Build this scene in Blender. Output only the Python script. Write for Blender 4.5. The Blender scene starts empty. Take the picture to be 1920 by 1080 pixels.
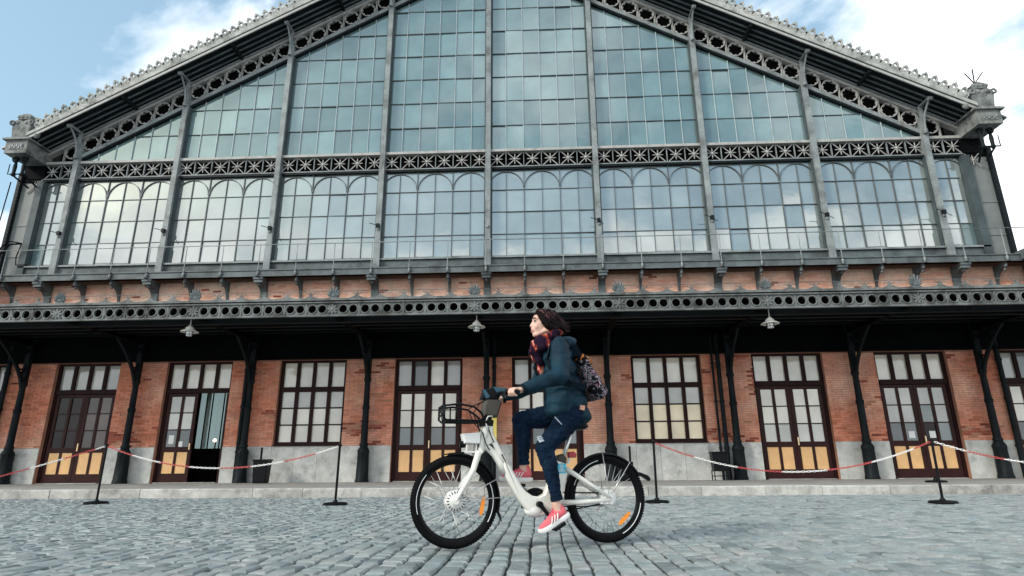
import bpy, bmesh, math, random
from mathutils import Vector, Matrix, noise
random.seed(7)
PI = math.pi
S = bpy.context.scene
C = S.collection
rad = math.radians

# ---------------------------------------------------------------- camera
cam = bpy.data.cameras.new('camera')
cam.lens = 36.0 * 1130.0 / 1920.0
cam.sensor_width = 36.0
cam.clip_end = 2000
co = bpy.data.objects.new('camera', cam)
C.objects.link(co)
P_, Y_, R_ = 0.289082, -0.0443258, -0.0070593
fw = Vector((math.sin(Y_) * math.cos(P_), math.cos(Y_) * math.cos(P_), math.sin(P_)))
rt = Vector((math.cos(Y_), -math.sin(Y_), 0))
up = rt.cross(fw)
r2 = rt * math.cos(R_) + up * math.sin(R_)
u2 = up * math.cos(R_) - rt * math.sin(R_)
mw = Matrix((r2, u2, -fw)).transposed().to_4x4()
mw.translation = (0, 0, 0.55)
co.matrix_world = mw
S.camera = co

# ---------------------------------------------------------------- sky and sun
SUN_AZ, SUN_EL = rad(-128), rad(31)        # azimuth from +Y towards +X
w = bpy.data.worlds.new('World')
S.world = w
w.use_nodes = True
nt = w.node_tree
nt.nodes.clear()


def N(t, **k):
    n = nt.nodes.new(t)
    for a, b in k.items():
        if a.startswith('i_'):
            n.inputs[int(a[2:])].default_value = b
        else:
            setattr(n, a, b)
    return n


def Ln(a, b):
    nt.links.new(a, b)


out = N('ShaderNodeOutputWorld')
bg = N('ShaderNodeBackground', i_1=0.08)
sky = N('ShaderNodeTexSky', sky_type='NISHITA', sun_disc=False)
sky.sun_elevation = SUN_EL
sky.sun_rotation = SUN_AZ % (2 * PI)
sky.air_density = 1.0
sky.dust_density = 1.5
sky.ozone_density = 1.0
tc = N('ShaderNodeTexCoord')
sx = N('ShaderNodeSeparateXYZ')
Ln(tc.outputs['Generated'], sx.inputs[0])


def MA(op, a, b=None):
    n = N('ShaderNodeMath', operation=op)
    for i, q in enumerate((a, b)):
        if q is None:
            continue
        if isinstance(q, (int, float)):
            n.inputs[i].default_value = q
        else:
            Ln(q, n.inputs[i])
    return n.outputs[0]


zc = MA('MAXIMUM', sx.outputs[2], 0.0)
den = MA('ADD', zc, 0.18)
cb = N('ShaderNodeCombineXYZ', i_2=3.3)
Ln(MA('DIVIDE', sx.outputs[0], den), cb.inputs[0])
Ln(MA('DIVIDE', sx.outputs[1], den), cb.inputs[1])
n1 = N('ShaderNodeTexNoise')
n1.inputs['Scale'].default_value = 1.15
n1.inputs['Detail'].default_value = 9
n1.inputs['Roughness'].default_value = 0.56
n1.inputs['Distortion'].default_value = 0.25
Ln(cb.outputs[0], n1.inputs['Vector'])
hz = MA('MULTIPLY', MA('MAXIMUM', MA('SUBTRACT', 0.44, zc), 0.0), 0.80)     # more cloud towards the horizon
side = MA('MULTIPLY', sx.outputs[0], 0.12)                                    # and towards the east
cov = MA('ADD', MA('ADD', n1.outputs[0], hz), side)
rp = N('ShaderNodeValToRGB')
rp.color_ramp.elements[0].position = 0.505
rp.color_ramp.elements[1].position = 0.585
Ln(cov, rp.inputs[0])
n2 = N('ShaderNodeTexNoise')
n2.inputs['Scale'].default_value = 2.6
n2.inputs['Detail'].default_value = 6
Ln(cb.outputs[0], n2.inputs['Vector'])
rc = N('ShaderNodeValToRGB')
rc.color_ramp.elements[0].position = 0.3
rc.color_ramp.elements[0].color = (7.0, 7.6, 8.2, 1)
rc.color_ramp.elements[1].position = 0.62
rc.color_ramp.elements[1].color = (11.5, 11.6, 11.6, 1)
Ln(n2.outputs[0], rc.inputs[0])
ml = N('ShaderNodeMixRGB', blend_type='MULTIPLY', i_0=1.0)
ml.inputs[2].default_value = (1.38, 1.42, 1.14, 1)
Ln(sky.outputs[0], ml.inputs[1])
veil = N('ShaderNodeMixRGB', i_0=0.38)
veil.inputs[2].default_value = (3.6, 5.6, 7.6, 1)
Ln(ml.outputs[0], veil.inputs[1])
mx = N('ShaderNodeMixRGB')
Ln(rp.outputs[0], mx.inputs[0])
Ln(veil.outputs[0], mx.inputs[1])
Ln(rc.outputs[0], mx.inputs[2])
Ln(mx.outputs[0], bg.inputs[0])
Ln(bg.outputs[0], out.inputs[0])

sl = bpy.data.lights.new('sun', 'SUN')
sl.energy = 1.5
sl.angle = rad(14)
sl.color = (1.0, 0.95, 0.87)
so = bpy.data.objects.new('sun', sl)
C.objects.link(so)
sd = Vector((math.sin(SUN_AZ) * math.cos(SUN_EL), math.cos(SUN_AZ) * math.cos(SUN_EL), math.sin(SUN_EL)))
so.rotation_euler = sd.to_track_quat('Z', 'Y').to_euler()
so.location = sd * 60
S.view_settings.view_transform = 'Standard'
S.view_settings.look = 'None'
S.view_settings.exposure = 1.05
S.view_settings.gamma = 1
S.view_settings.use_curve_mapping = False
S.render.engine = 'CYCLES'
S.cycles.max_bounces = 6
S.cycles.use_denoising = True


# ---------------------------------------------------------------- materials
def mat(name, col, rough=0.6, metal=0.0, var=0.18, vs=4.0, bump=0.0, bs=60.0, rnd=0.0, col2=None, c2=(0.5, 0.6), c2s=1.5,
        hue=None, spec=0.5, coat=0.0):
    """principled surface: base colour with two scales of noise, an optional second colour in patches (wear, dirt),
    a random step per piece (rnd) and fine relief"""
    m = bpy.data.materials.new(name)
    m.use_nodes = True
    t = m.node_tree
    nd, lk = t.nodes, t.links
    b = nd['Principled BSDF']
    b.inputs['Roughness'].default_value = rough
    b.inputs['Metallic'].default_value = metal
    b.inputs['Specular IOR Level'].default_value = spec
    b.inputs['Coat Weight'].default_value = coat
    g = nd.new('ShaderNodeTexCoord')
    vec = g.outputs['Object']
    geo = nd.new('ShaderNodeNewGeometry')
    vec = geo.outputs['Position']
    c = nd.new('ShaderNodeRGB')
    c.outputs[0].default_value = (*col, 1)
    cur = c.outputs[0]

    def noi(scale, det=5, rough_=0.6):
        n = nd.new('ShaderNodeTexNoise')
        n.inputs['Scale'].default_value = scale
        n.inputs['Detail'].default_value = det
        n.inputs['Roughness'].default_value = rough_
        lk.new(vec, n.inputs['Vector'])
        return n.outputs[0]

    def mulv(cur, val, lo, hi):
        mr = nd.new('ShaderNodeMapRange')
        mr.inputs[1].default_value = 0.3
        mr.inputs[2].default_value = 0.7
        mr.inputs[3].default_value = lo
        mr.inputs[4].default_value = hi
        lk.new(val, mr.inputs[0])
        x = nd.new('ShaderNodeMixRGB')
        x.blend_type = 'MULTIPLY'
        x.inputs[0].default_value = 1
        lk.new(cur, x.inputs[1])
        lk.new(mr.outputs[0], x.inputs[2])
        return x.outputs[0]
    if rnd or hue:
        oi = nd.new('ShaderNodeObjectInfo')
        ad = nd.new('ShaderNodeMath')
        ad.operation = 'ADD'
        lk.new(oi.outputs['Random'], ad.inputs[0])
        lk.new(geo.outputs['Random Per Island'], ad.inputs[1])
        fr = nd.new('ShaderNodeMath')
        fr.operation = 'FRACT'
        lk.new(ad.outputs[0], fr.inputs[0])
        rv = fr.outputs[0]
        if hue:
            x = nd.new('ShaderNodeValToRGB')
            e = x.color_ramp.elements
            e[0].color = (*hue[0], 1)
            e[1].color = (*hue[-1], 1)
            for i, q in enumerate(hue[1:-1]):
                k = e.new((i + 1) / (len(hue) - 1))
                k.color = (*q, 1)
            lk.new(rv, x.inputs[0])
            cur = x.outputs[0]
        if rnd:
            mr = nd.new('ShaderNodeMapRange')
            mr.inputs[3].default_value = 1 - rnd
            mr.inputs[4].default_value = 1 + rnd
            lk.new(rv, mr.inputs[0])
            x = nd.new('ShaderNodeMixRGB')
            x.blend_type = 'MULTIPLY'
            x.inputs[0].default_value = 1
            lk.new(cur, x.inputs[1])
            lk.new(mr.outputs[0], x.inputs[2])
            cur = x.outputs[0]
    if col2:
        r = nd.new('ShaderNodeValToRGB')
        r.color_ramp.elements[0].position = c2[0]
        r.color_ramp.elements[1].position = c2[1]
        lk.new(noi(c2s, 8, 0.65), r.inputs[0])
        x = nd.new('ShaderNodeMixRGB')
        lk.new(r.outputs[0], x.inputs[0])
        lk.new(cur, x.inputs[1])
        x.inputs[2].default_value = (*col2, 1)
        cur = x.outputs[0]
    if var:
        cur = mulv(cur, noi(vs), 1 - var, 1 + var)
        cur = mulv(cur, noi(vs * 9), 1 - var * 0.6, 1 + var * 0.6)
    lk.new(cur, b.inputs['Base Color'])
    if bump:
        bp = nd.new('ShaderNodeBump')
        bp.inputs['Strength'].default_value = min(1.0, bump)
        bp.inputs['Distance'].default_value = 0.01
        lk.new(noi(bs, 6, 0.65), bp.inputs['Height'])
        lk.new(bp.outputs[0], b.inputs['Normal'])
    return m


def glass(name, col, refl=0.3, rough=0.03, var=0.2, tint=(0.9, 0.96, 1.0), grad=None):
    """glazing backed by something pale or dark: body colour with a clear reflection of the sky over it"""
    m = bpy.data.materials.new(name)
    m.use_nodes = True
    t = m.node_tree
    nd, lk = t.nodes, t.links
    nd.clear()
    o = nd.new('ShaderNodeOutputMaterial')
    mixs = nd.new('ShaderNodeMixShader')
    d = nd.new('ShaderNodeBsdfDiffuse')
    gl = nd.new('ShaderNodeBsdfGlossy')
    gl.inputs['Roughness'].default_value = rough
    gl.inputs['Color'].default_value = (*tint, 1)
    oi = nd.new('ShaderNodeObjectInfo')
    geo = nd.new('ShaderNodeNewGeometry')
    ad = nd.new('ShaderNodeMath')
    ad.operation = 'ADD'
    lk.new(oi.outputs['Random'], ad.inputs[0])
    lk.new(geo.outputs['Random Per Island'], ad.inputs[1])
    fr = nd.new('ShaderNodeMath')
    fr.operation = 'FRACT'
    lk.new(ad.outputs[0], fr.inputs[0])
    mr = nd.new('ShaderNodeMapRange')
    mr.inputs[3].default_value = 1 - var
    mr.inputs[4].default_value = 1 + var
    lk.new(fr.outputs[0], mr.inputs[0])
    n = nd.new('ShaderNodeTexNoise')
    n.inputs['Scale'].default_value = 1.3
    n.inputs['Detail'].default_value = 6
    lk.new(geo.outputs['Position'], n.inputs['Vector'])
    m2 = nd.new('ShaderNodeMapRange')
    m2.inputs[1].default_value = 0.3
    m2.inputs[2].default_value = 0.7
    m2.inputs[3].default_value = 0.82
    m2.inputs[4].default_value = 1.18
    lk.new(n.outputs[0], m2.inputs[0])
    mm = nd.new('ShaderNodeMath')
    mm.operation = 'MULTIPLY'
    lk.new(mr.outputs[0], mm.inputs[0])
    lk.new(m2.outputs[0], mm.inputs[1])
    x = nd.new('ShaderNodeMixRGB')
    x.blend_type = 'MULTIPLY'
    x.inputs[0].default_value = 1
    x.inputs[1].default_value = (*col, 1)
    lk.new(mm.outputs[0], x.inputs[2])
    lk.new(x.outputs[0], d.inputs[0])
    fz = nd.new('ShaderNodeFresnel')
    fz.inputs[0].default_value = 1.5
    fa = nd.new('ShaderNodeMath')
    fa.operation = 'ADD'
    fa.inputs[1].default_value = refl
    lk.new(fz.outputs[0], fa.inputs[0])
    nb = nd.new('ShaderNodeTexNoise')
    nb.inputs['Scale'].default_value = 2.5
    lk.new(geo.outputs['Position'], nb.inputs['Vector'])
    bp = nd.new('ShaderNodeBump')
    bp.inputs['Strength'].default_value = 0.08
    bp.inputs['Distance'].default_value = 0.02
    lk.new(nb.outputs[0], bp.inputs['Height'])
    lk.new(bp.outputs[0], gl.inputs['Normal'])
    lk.new(fa.outputs[0], mixs.inputs[0])
    lk.new(d.outputs[0], mixs.inputs[1])
    lk.new(gl.outputs[0], mixs.inputs[2])
    lk.new(mixs.outputs[0], o.inputs[0])
    return m


def emit(name, col, st):
    m = bpy.data.materials.new(name)
    m.use_nodes = True
    b = m.node_tree.nodes['Principled BSDF']
    b.inputs['Base Color'].default_value = (*col, 1)
    b.inputs['Emission Color'].default_value = (*col, 1)
    b.inputs['Emission Strength'].default_value = st
    return m


IRON = mat('painted_iron', (0.105, 0.125, 0.13), 0.55, 0, 0.28, 2.2, 0.3, 40, spec=0.2, col2=(0.050, 0.058, 0.060), c2=(0.5, 0.68), c2s=1.2)
FASC = mat('grimy_fascia_paint', (0.145, 0.158, 0.156), 0.6, 0, 0.32, 2.4, 0.35, 40, spec=0.15, col2=(0.060, 0.064, 0.060), c2=(0.48, 0.66), c2s=2.2)
SLATE = mat('slate_painted_iron', (0.050, 0.066, 0.072), 0.55, 0, 0.28, 2.2, 0.3, 40, spec=0.2)
IRONL = mat('pale_painted_iron', (0.205, 0.228, 0.232), 0.55, 0, 0.28, 2.0, 0.3, 40, spec=0.22, col2=(0.105, 0.108, 0.104), c2=(0.52, 0.7), c2s=1.6)
IRONW = mat('whitish_painted_iron', (0.34, 0.34, 0.325), 0.6, 0, 0.26, 2.0, 0.3, 40, spec=0.22, col2=(0.15, 0.142, 0.13), c2=(0.55, 0.7), c2s=2)
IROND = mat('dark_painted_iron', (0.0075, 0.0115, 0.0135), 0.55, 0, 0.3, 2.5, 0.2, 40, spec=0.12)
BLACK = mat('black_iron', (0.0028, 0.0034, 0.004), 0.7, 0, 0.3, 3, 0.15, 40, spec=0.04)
VOID = mat('unlit_interior', (0.003, 0.003, 0.0035), 0.95, 0, 0, spec=0.05)
BAR = mat('glazing_bar_paint', (0.06, 0.075, 0.08), 0.5, 0, 0.2, 3)
BARL = mat('pale_glazing_bar_paint', (0.34, 0.40, 0.41), 0.5, 0, 0.2, 3)
ZINC = mat('zinc_roof', (0.16, 0.18, 0.19), 0.45, 0.2, 0.2, 2)
STONE = mat('cast_stone', (0.33, 0.335, 0.315), 0.85, 0, 0.32, 3, 0.6, 60, col2=(0.14, 0.15, 0.14), c2=(0.5, 0.66), c2s=2.5)
PLINTH = mat('plinth_granite', (0.54, 0.545, 0.515), 0.85, 0, 0.2, 3, 0.5, 90, rnd=0.09, col2=(0.27, 0.275, 0.265), c2=(0.53, 0.74), c2s=2.8)
WEATH = mat('weathered_zinc_ornament', (0.19, 0.20, 0.19), 0.75, 0, 0.35, 3, 0.6, 60, col2=(0.07, 0.078, 0.076), c2=(0.46, 0.64), c2s=3.5, spec=0.2)
PANEL = mat('grey_sheet', (0.135, 0.150, 0.146), 0.6, 0, 0.15, 2, 0.2, 30)
BRICK = mat('brick', (0.42, 0.14, 0.08), 0.85, 0, 0.18, 3, 0.7, 120, rnd=0.10, col2=(0.76, 0.46, 0.34), c2=(0.42, 0.70), c2s=0.7,
            hue=((0.52, 0.155, 0.085), (0.62, 0.215, 0.125), (0.66, 0.255, 0.16), (0.58, 0.19, 0.105)))
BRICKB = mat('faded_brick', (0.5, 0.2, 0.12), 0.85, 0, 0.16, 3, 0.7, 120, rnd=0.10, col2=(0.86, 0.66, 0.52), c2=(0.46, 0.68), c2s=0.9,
             hue=((0.80, 0.38, 0.25), (0.86, 0.47, 0.33), (0.88, 0.55, 0.42), (0.84, 0.41, 0.27)))  # faded tone, plus brightness put in against the shade under the gallery
BRICKD = mat('spalled_brick', (0.22, 0.05, 0.03), 0.9, 0, 0.3, 5, 0.8, 120, rnd=0.25, hue=((0.17, 0.035, 0.025), (0.34, 0.085, 0.05), (0.25, 0.06, 0.04)))
MORTAR = mat('mortar', (0.42, 0.20, 0.13), 0.9, 0, 0.2, 4, 0.5, 90)
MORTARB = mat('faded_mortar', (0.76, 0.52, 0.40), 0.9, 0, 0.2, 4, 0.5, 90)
MAROON = mat('maroon_joinery', (0.022, 0.007, 0.007), 0.5, 0, 0.25, 3, 0.2, 50, spec=0.12)
MAROONL = mat('maroon_leaf_paint', (0.034, 0.011, 0.010), 0.45, 0, 0.25, 3, 0.2, 50, spec=0.15)
OAK = mat('varnished_panel', (0.84, 0.50, 0.22), 0.45, 0, 0.10, 3, 0.2, 40, rnd=0.05)
BRASS = mat('brass', (0.8, 0.6, 0.35), 0.3, 0.8, 0.1)
PAPER = mat('paper', (0.85, 0.85, 0.83), 0.7, 0, 0.03)
G_UP = glass('teal_gable_glass', (0.118, 0.178, 0.180), 0.125, 0.05, 0.26, (0.82, 0.94, 0.97))
G_LOW = glass('gallery_glass', (0.17, 0.20, 0.195), 0.26, 0.05, 0.22, (0.95, 0.97, 0.955))
G_GRN = glass('grey_green_infill', (0.09, 0.14, 0.14), 0.06, 0.2, 0.1)
G_PALE = glass('blind_backed_glass', (0.72, 0.665, 0.56), 0.06, 0.06, 0.12)
G_GREY = glass('grey_blind_glass', (0.45, 0.435, 0.385), 0.06, 0.06, 0.2)
G_YEL = glass('cream_blind_glass', (0.90, 0.74, 0.46), 0.05, 0.06, 0.06)
G_SMOKE = glass('smoky_glass', (0.15, 0.165, 0.16), 0.03, 0.05, 0.45)
G_BROWN = glass('dark_brown_glass', (0.022, 0.013, 0.011), -0.02, 0.06, 0.5)
G_UMBER = glass('umber_glass', (0.115, 0.088, 0.075), 0.0, 0.06, 0.4)
COB = mat('granite_setts', (0.25, 0.28, 0.29), 0.6, 0, 0.24, 9, 0.9, 130, spec=0.35,
          rnd=0.15, hue=((0.185, 0.22, 0.226), (0.255, 0.288, 0.292), (0.305, 0.328, 0.326), (0.215, 0.256, 0.262), (0.27, 0.275, 0.27)),
          col2=(0.36, 0.36, 0.35), c2=(0.56, 0.76), c2s=3.0)
JOINT = mat('joint_sand', (0.03, 0.033, 0.033), 0.9, 0, 0.3, 12, 0.8, 150)
KERB = mat('kerb_granite', (0.40, 0.395, 0.365), 0.8, 0, 0.28, 4, 0.7, 80, rnd=0.16, col2=(0.17, 0.165, 0.15), c2=(0.5, 0.7), c2s=1.8)
PAVE = mat('platform_paving', (0.26, 0.255, 0.24), 0.8, 0, 0.2, 3, 0.4, 80, rnd=0.1)
WHITE = mat('white_frame_paint', (0.74, 0.73, 0.66), 0.28, 0, 0.04, 6, coat=0.4)
WHITEP = mat('white_plastic', (0.66, 0.665, 0.64), 0.4, 0, 0.05, 8)
RUBBER = mat('tyre_rubber', (0.0045, 0.005, 0.006), 0.75, 0, 0.2, 20, 0.4, 300, spec=0.08)
BPLAST = mat('black_plastic', (0.004, 0.0045, 0.0055), 0.38, 0, 0.15, 10, spec=0.12)
ALU = mat('aluminium', (0.66, 0.66, 0.64), 0.32, 0.75, 0.08, 20)
REFL = mat('reflective_band', (0.75, 0.78, 0.78), 0.3, 0, 0.05)
AMBER = mat('amber_reflector', (0.95, 0.30, 0.03), 0.25, 0, 0.15, 60)
REDP = mat('red_lens', (0.35, 0.01, 0.02), 0.2, 0, 0.05)
CYAN = mat('cyan_decal', (0.06, 0.46, 0.62), 0.35, 0, 0.04)
TEALG = glass('dark_display_glass', (0.003, 0.028, 0.048), 0.02, 0.08, 0.1, (0.5, 0.8, 1))
GAITER = mat('brown_grey_bag_cloth', (0.055, 0.049, 0.040), 0.7, 0, 0.2, 12, 0.5, 120)
SKIN = mat('skin', (0.60, 0.37, 0.29), 0.5, 0, 0.06, 25, 0.1, 300)
LIPS = mat('lips', (0.45, 0.16, 0.14), 0.4, 0, 0.05)
EYEW = mat('eye_white', (0.75, 0.73, 0.70), 0.2, 0, 0)
HAIR = mat('dark_hair', (0.0055, 0.0028, 0.0034), 0.5, 0, 0.4, 40, 0.4, 260, spec=0.06)
HAIRL = mat('hair_sheen_strands', (0.075, 0.036, 0.036), 0.5, 0, 0.4, 40, spec=0.12)
HAIRM = mat('brown_hair_strands', (0.016, 0.007, 0.008), 0.5, 0, 0.4, 40, spec=0.08)
JACKET = mat('teal_navy_jacket', (0.0042, 0.026, 0.043), 0.6, 0, 0.22, 7, 0.35, 220, spec=0.15, col2=(0.003, 0.015, 0.027), c2=(0.45, 0.62), c2s=6)
JACKETD = mat('jacket_trim', (0.0025, 0.009, 0.015), 0.7, 0, 0.2, 10, spec=0.1)
JEANS = mat('indigo_jeans', (0.0035, 0.012, 0.030), 0.8, 0, 0.25, 10, 0.5, 400, spec=0.1, col2=(0.010, 0.034, 0.066), c2=(0.55, 0.75), c2s=7)
FRAY = mat('frayed_white_cotton', (0.5, 0.55, 0.6), 0.9, 0, 0.2, 60)
PINK = mat('pink_trainer_mesh', (0.74, 0.13, 0.16), 0.65, 0, 0.1, 20, 0.5, 500)
PINKD = mat('deep_pink_lace', (0.72, 0.07, 0.13), 0.6, 0, 0.1, 20)
SOLE = mat('white_sole', (0.80, 0.79, 0.77), 0.5, 0, 0.05)
LABELP = mat('small_woven_label', (0.55, 0.27, 0.18), 0.7, 0, 0.2, 60)
CHR = mat('red_chain_plastic', (0.48, 0.06, 0.06), 0.4, 0, 0.1)
CHW = mat('white_chain_plastic', (0.80, 0.78, 0.76), 0.4, 0, 0.05)
YELL = mat('yellow_panel_paint', (0.85, 0.68, 0.16), 0.45, 0, 0.06, 4)
LAMPW = mat('lamp_enamel', (0.62, 0.62, 0.58), 0.35, 0, 0.12, 12)
LAMPG = glass('lamp_bowl_glass', (0.62, 0.62, 0.58), 0.2, 0.1, 0.05)
CURT = mat('pale_curtain', (0.55, 0.66, 0.66), 0.8, 0, 0.2, 4)
HALLGLOW = emit('added_hall_glow', (0.30, 0.40, 0.41), 0.30)  # made-up glow for the bright hall behind the open leaf
GLOW = emit('lit_lamp_globe', (1.0, 0.75, 0.45), 3.0)


def patterned(name, cols, scale, stretch=(1, 1, 1), rough=0.8, distort=0.6):
    """printed cloth: hard patches of several colours"""
    m = bpy.data.materials.new(name)
    m.use_nodes = True
    t = m.node_tree
    nd, lk = t.nodes, t.links
    b = nd['Principled BSDF']
    b.inputs['Roughness'].default_value = rough
    b.inputs['Specular IOR Level'].default_value = 0.08
    g = nd.new('ShaderNodeTexCoord')
    mp = nd.new('ShaderNodeMapping')
    mp.inputs['Scale'].default_value = stretch
    lk.new(g.outputs['Object'], mp.inputs[0])
    n = nd.new('ShaderNodeTexNoise')
    n.inputs['Scale'].default_value = scale
    n.inputs['Detail'].default_value = 2
    n.inputs['Distortion'].default_value = distort
    lk.new(mp.outputs[0], n.inputs['Vector'])
    r = nd.new('ShaderNodeValToRGB')
    r.color_ramp.interpolation = 'CONSTANT'
    e = r.color_ramp.elements
    e[0].position = 0
    e[0].color = (*cols[0][1], 1)
    e[1].position = cols[1][0]
    e[1].color = (*cols[1][1], 1)
    for p, c in cols[2:]:
        k = e.new(p)
        k.color = (*c, 1)
    lk.new(n.outputs[0], r.inputs[0])
    lk.new(r.outputs[0], b.inputs['Base Color'])
    bp = nd.new('ShaderNodeBump')
    bp.inputs['Strength'].default_value = 0.3
    bp.inputs['Distance'].default_value = 0.005
    n3 = nd.new('ShaderNodeTexNoise')
    n3.inputs['Scale'].default_value = 180
    lk.new(g.outputs['Object'], n3.inputs['Vector'])
    lk.new(n3.outputs[0], bp.inputs['Height'])
    lk.new(bp.outputs[0], b.inputs['Normal'])
    return m


SCARF = patterned('printed_scarf', [(0, (0.010, 0.004, 0.013)), (0.525, (0.11, 0.012, 0.014)), (0.575, (0.36, 0.075, 0.03)), (0.605, (0.44, 0.20, 0.17))],
                  9, (1.9, 1.3, 0.6), 0.8, 1.0)
PACK = patterned('printed_backpack', [(0, (0.004, 0.004, 0.006)), (0.46, (0.30, 0.28, 0.32)), (0.49, (0.006, 0.005, 0.009)), (0.555, (0.36, 0.31, 0.36)),
                                       (0.59, (0.30, 0.10, 0.15)), (0.605, (0.005, 0.004, 0.007))], 15, (1, 1, 1.3), 0.8, 1.2)
PACKT = patterned('orange_backpack_top', [(0, (0.006, 0.005, 0.006)), (0.46, (0.42, 0.14, 0.035)), (0.53, (0.006, 0.005, 0.006)), (0.62, (0.42, 0.22, 0.10))], 13)


# ---------------------------------------------------------------- mesh helpers
class MB:
    def __init__(s):
        s.v = []
        s.f = []

    def box(s, x0, x1, y0, y1, z0, z1):
        b = len(s.v)
        s.v += [(x0, y0, z0), (x1, y0, z0), (x1, y1, z0), (x0, y1, z0), (x0, y0, z1), (x1, y0, z1), (x1, y1, z1), (x0, y1, z1)]
        s.f += [tuple(b + i for i in q) for q in ((0, 3, 2, 1), (4, 5, 6, 7), (0, 1, 5, 4), (1, 2, 6, 5), (2, 3, 7, 6), (3, 0, 4, 7))]
        return s

    def bevbox(s, x0, x1, y0, y1, z0, z1, c):
        """box whose top edges are chamfered by c"""
        b = len(s.v)
        s.v += [(x0, y0, z0), (x1, y0, z0), (x1, y1, z0), (x0, y1, z0), (x0, y0, z1 - c), (x1, y0, z1 - c), (x1, y1, z1 - c), (x0, y1, z1 - c),
                (x0 + c, y0 + c, z1), (x1 - c, y0 + c, z1), (x1 - c, y1 - c, z1), (x0 + c, y1 - c, z1)]
        s.f += [tuple(b + i for i in q) for q in ((0, 3, 2, 1), (0, 1, 5, 4), (1, 2, 6, 5), (2, 3, 7, 6), (3, 0, 4, 7), (4, 5, 9, 8), (5, 6, 10, 9),
                                                 (6, 7, 11, 10), (7, 4, 8, 11), (8, 9, 10, 11))]
        return s

    def obox(s, c, a, b_, d):
        c, a, b_, d = Vector(c), Vector(a), Vector(b_), Vector(d)
        b = len(s.v)
        for k in (-1, 1):
            for (i, j) in ((-1, -1), (1, -1), (1, 1), (-1, 1)):
                s.v.append(tuple(c + a * i + b_ * j + d * k))
        s.f += [tuple(b + i for i in q) for q in ((0, 3, 2, 1), (4, 5, 6, 7), (0, 1, 5, 4), (1, 2, 6, 5), (2, 3, 7, 6), (3, 0, 4, 7))]
        return s

    def beam(s, p0, p1, w_, d_, side=(0, 1, 0)):
        """bar of width w_ (across) and depth d_ (along side) from p0 to p1"""
        p0, p1, sd_ = Vector(p0), Vector(p1), Vector(side)
        ax = (p1 - p0)
        n = ax.normalized().cross(sd_)
        if n.length < 1e-6:
            n = Vector((1, 0, 0))
        n.normalize()
        sd2 = n.cross(ax.normalized()).normalized()
        return s.obox((p0 + p1) / 2, n * w_ / 2, sd2 * d_ / 2, ax / 2)

    def tube(s, path, r, n=8, caps=True):
        path = [Vector(p) for p in path]
        if isinstance(r, (int, float)):
            r = [r] * len(path)
        b = len(s.v)
        prev = None
        for i, p in enumerate(path):
            t = (path[min(i + 1, len(path) - 1)] - path[max(i - 1, 0)]).normalized()
            if prev is None:
                q = Vector((0, 0, 1)) if abs(t.z) < 0.9 else Vector((1, 0, 0))
                a = t.cross(q).normalized()
            else:
                a = (prev - t * prev.dot(t)).normalized()
            prev = a
            bb = t.cross(a)
            for k in range(n):
                an = 2 * PI * k / n
                s.v.append(tuple(p + (a * math.cos(an) + bb * math.sin(an)) * r[i]))
        for i in range(len(path) - 1):
            for k in range(n):
                k2 = (k + 1) % n
                s.f.append((b + i * n + k, b + i * n + k2, b + (i + 1) * n + k2, b + (i + 1) * n + k))
        if caps:
            s.f.append(tuple(b + k for k in reversed(range(n))))
            s.f.append(tuple(b + (len(path) - 1) * n + k for k in range(n)))
        return s

    def lathe(s, prof, c=(0, 0, 0), n=16, ax='z'):
        b = len(s.v)
        for (r, z) in prof:
            for k in range(n):
                an = 2 * PI * k / n
                x, y = r * math.cos(an), r * math.sin(an)
                q = (x, y, z) if ax == 'z' else ((x, z, y) if ax == 'y' else (z, x, y))
                s.v.append((c[0] + q[0], c[1] + q[1], c[2] + q[2]))
        for i in range(len(prof) - 1):
            for k in range(n):
                k2 = (k + 1) % n
                s.f.append((b + i * n + k, b + i * n + k2, b + (i + 1) * n + k2, b + (i + 1) * n + k))
        s.f.append(tuple(b + k for k in reversed(range(n))))
        s.f.append(tuple(b + (len(prof) - 1) * n + k for k in range(n)))
        return s

    def prism(s, poly, y0, y1, plane='xz', off=(0, 0, 0), ch=0.0):
        """polygon extruded across its plane; ch chamfers both rims"""
        if ch:
            n = len(poly)
            ar = sum(poly[i][0] * poly[(i + 1) % n][1] - poly[(i + 1) % n][0] * poly[i][1] for i in range(n))
            sg = 1 if ar > 0 else -1
            ins = []
            for i in range(n):
                p, a, c = Vector(poly[i]), Vector(poly[i - 1]), Vector(poly[(i + 1) % n])
                e1, e2 = (p - a).normalized(), (c - p).normalized()
                nn = Vector((-(e1.y + e2.y), e1.x + e2.x))
                nn = nn.normalized() if nn.length > 1e-6 else Vector((-e1.y, e1.x))
                ins.append(tuple(p + nn * ch * sg))
            rings = [(ins, y0), (poly, y0 + ch), (poly, y1 - ch), (ins, y1)]
        else:
            rings = [(poly, y0), (poly, y1)]
        n = len(poly)
        b = len(s.v)
        for pl, y in rings:
            for (a, c) in pl:
                q = (a, y, c) if plane == 'xz' else ((a, c, y) if plane == 'xy' else (y, a, c))
                s.v.append((q[0] + off[0], q[1] + off[1], q[2] + off[2]))
        for r in range(len(rings) - 1):
            for i in range(n):
                j = (i + 1) % n
                s.f.append((b + r * n + i, b + r * n + j, b + (r + 1) * n + j, b + (r + 1) * n + i))
        s.f.append(tuple(b + i for i in reversed(range(n))))
        s.f.append(tuple(b + (len(rings) - 1) * n + i for i in range(n)))
        return s

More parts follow.
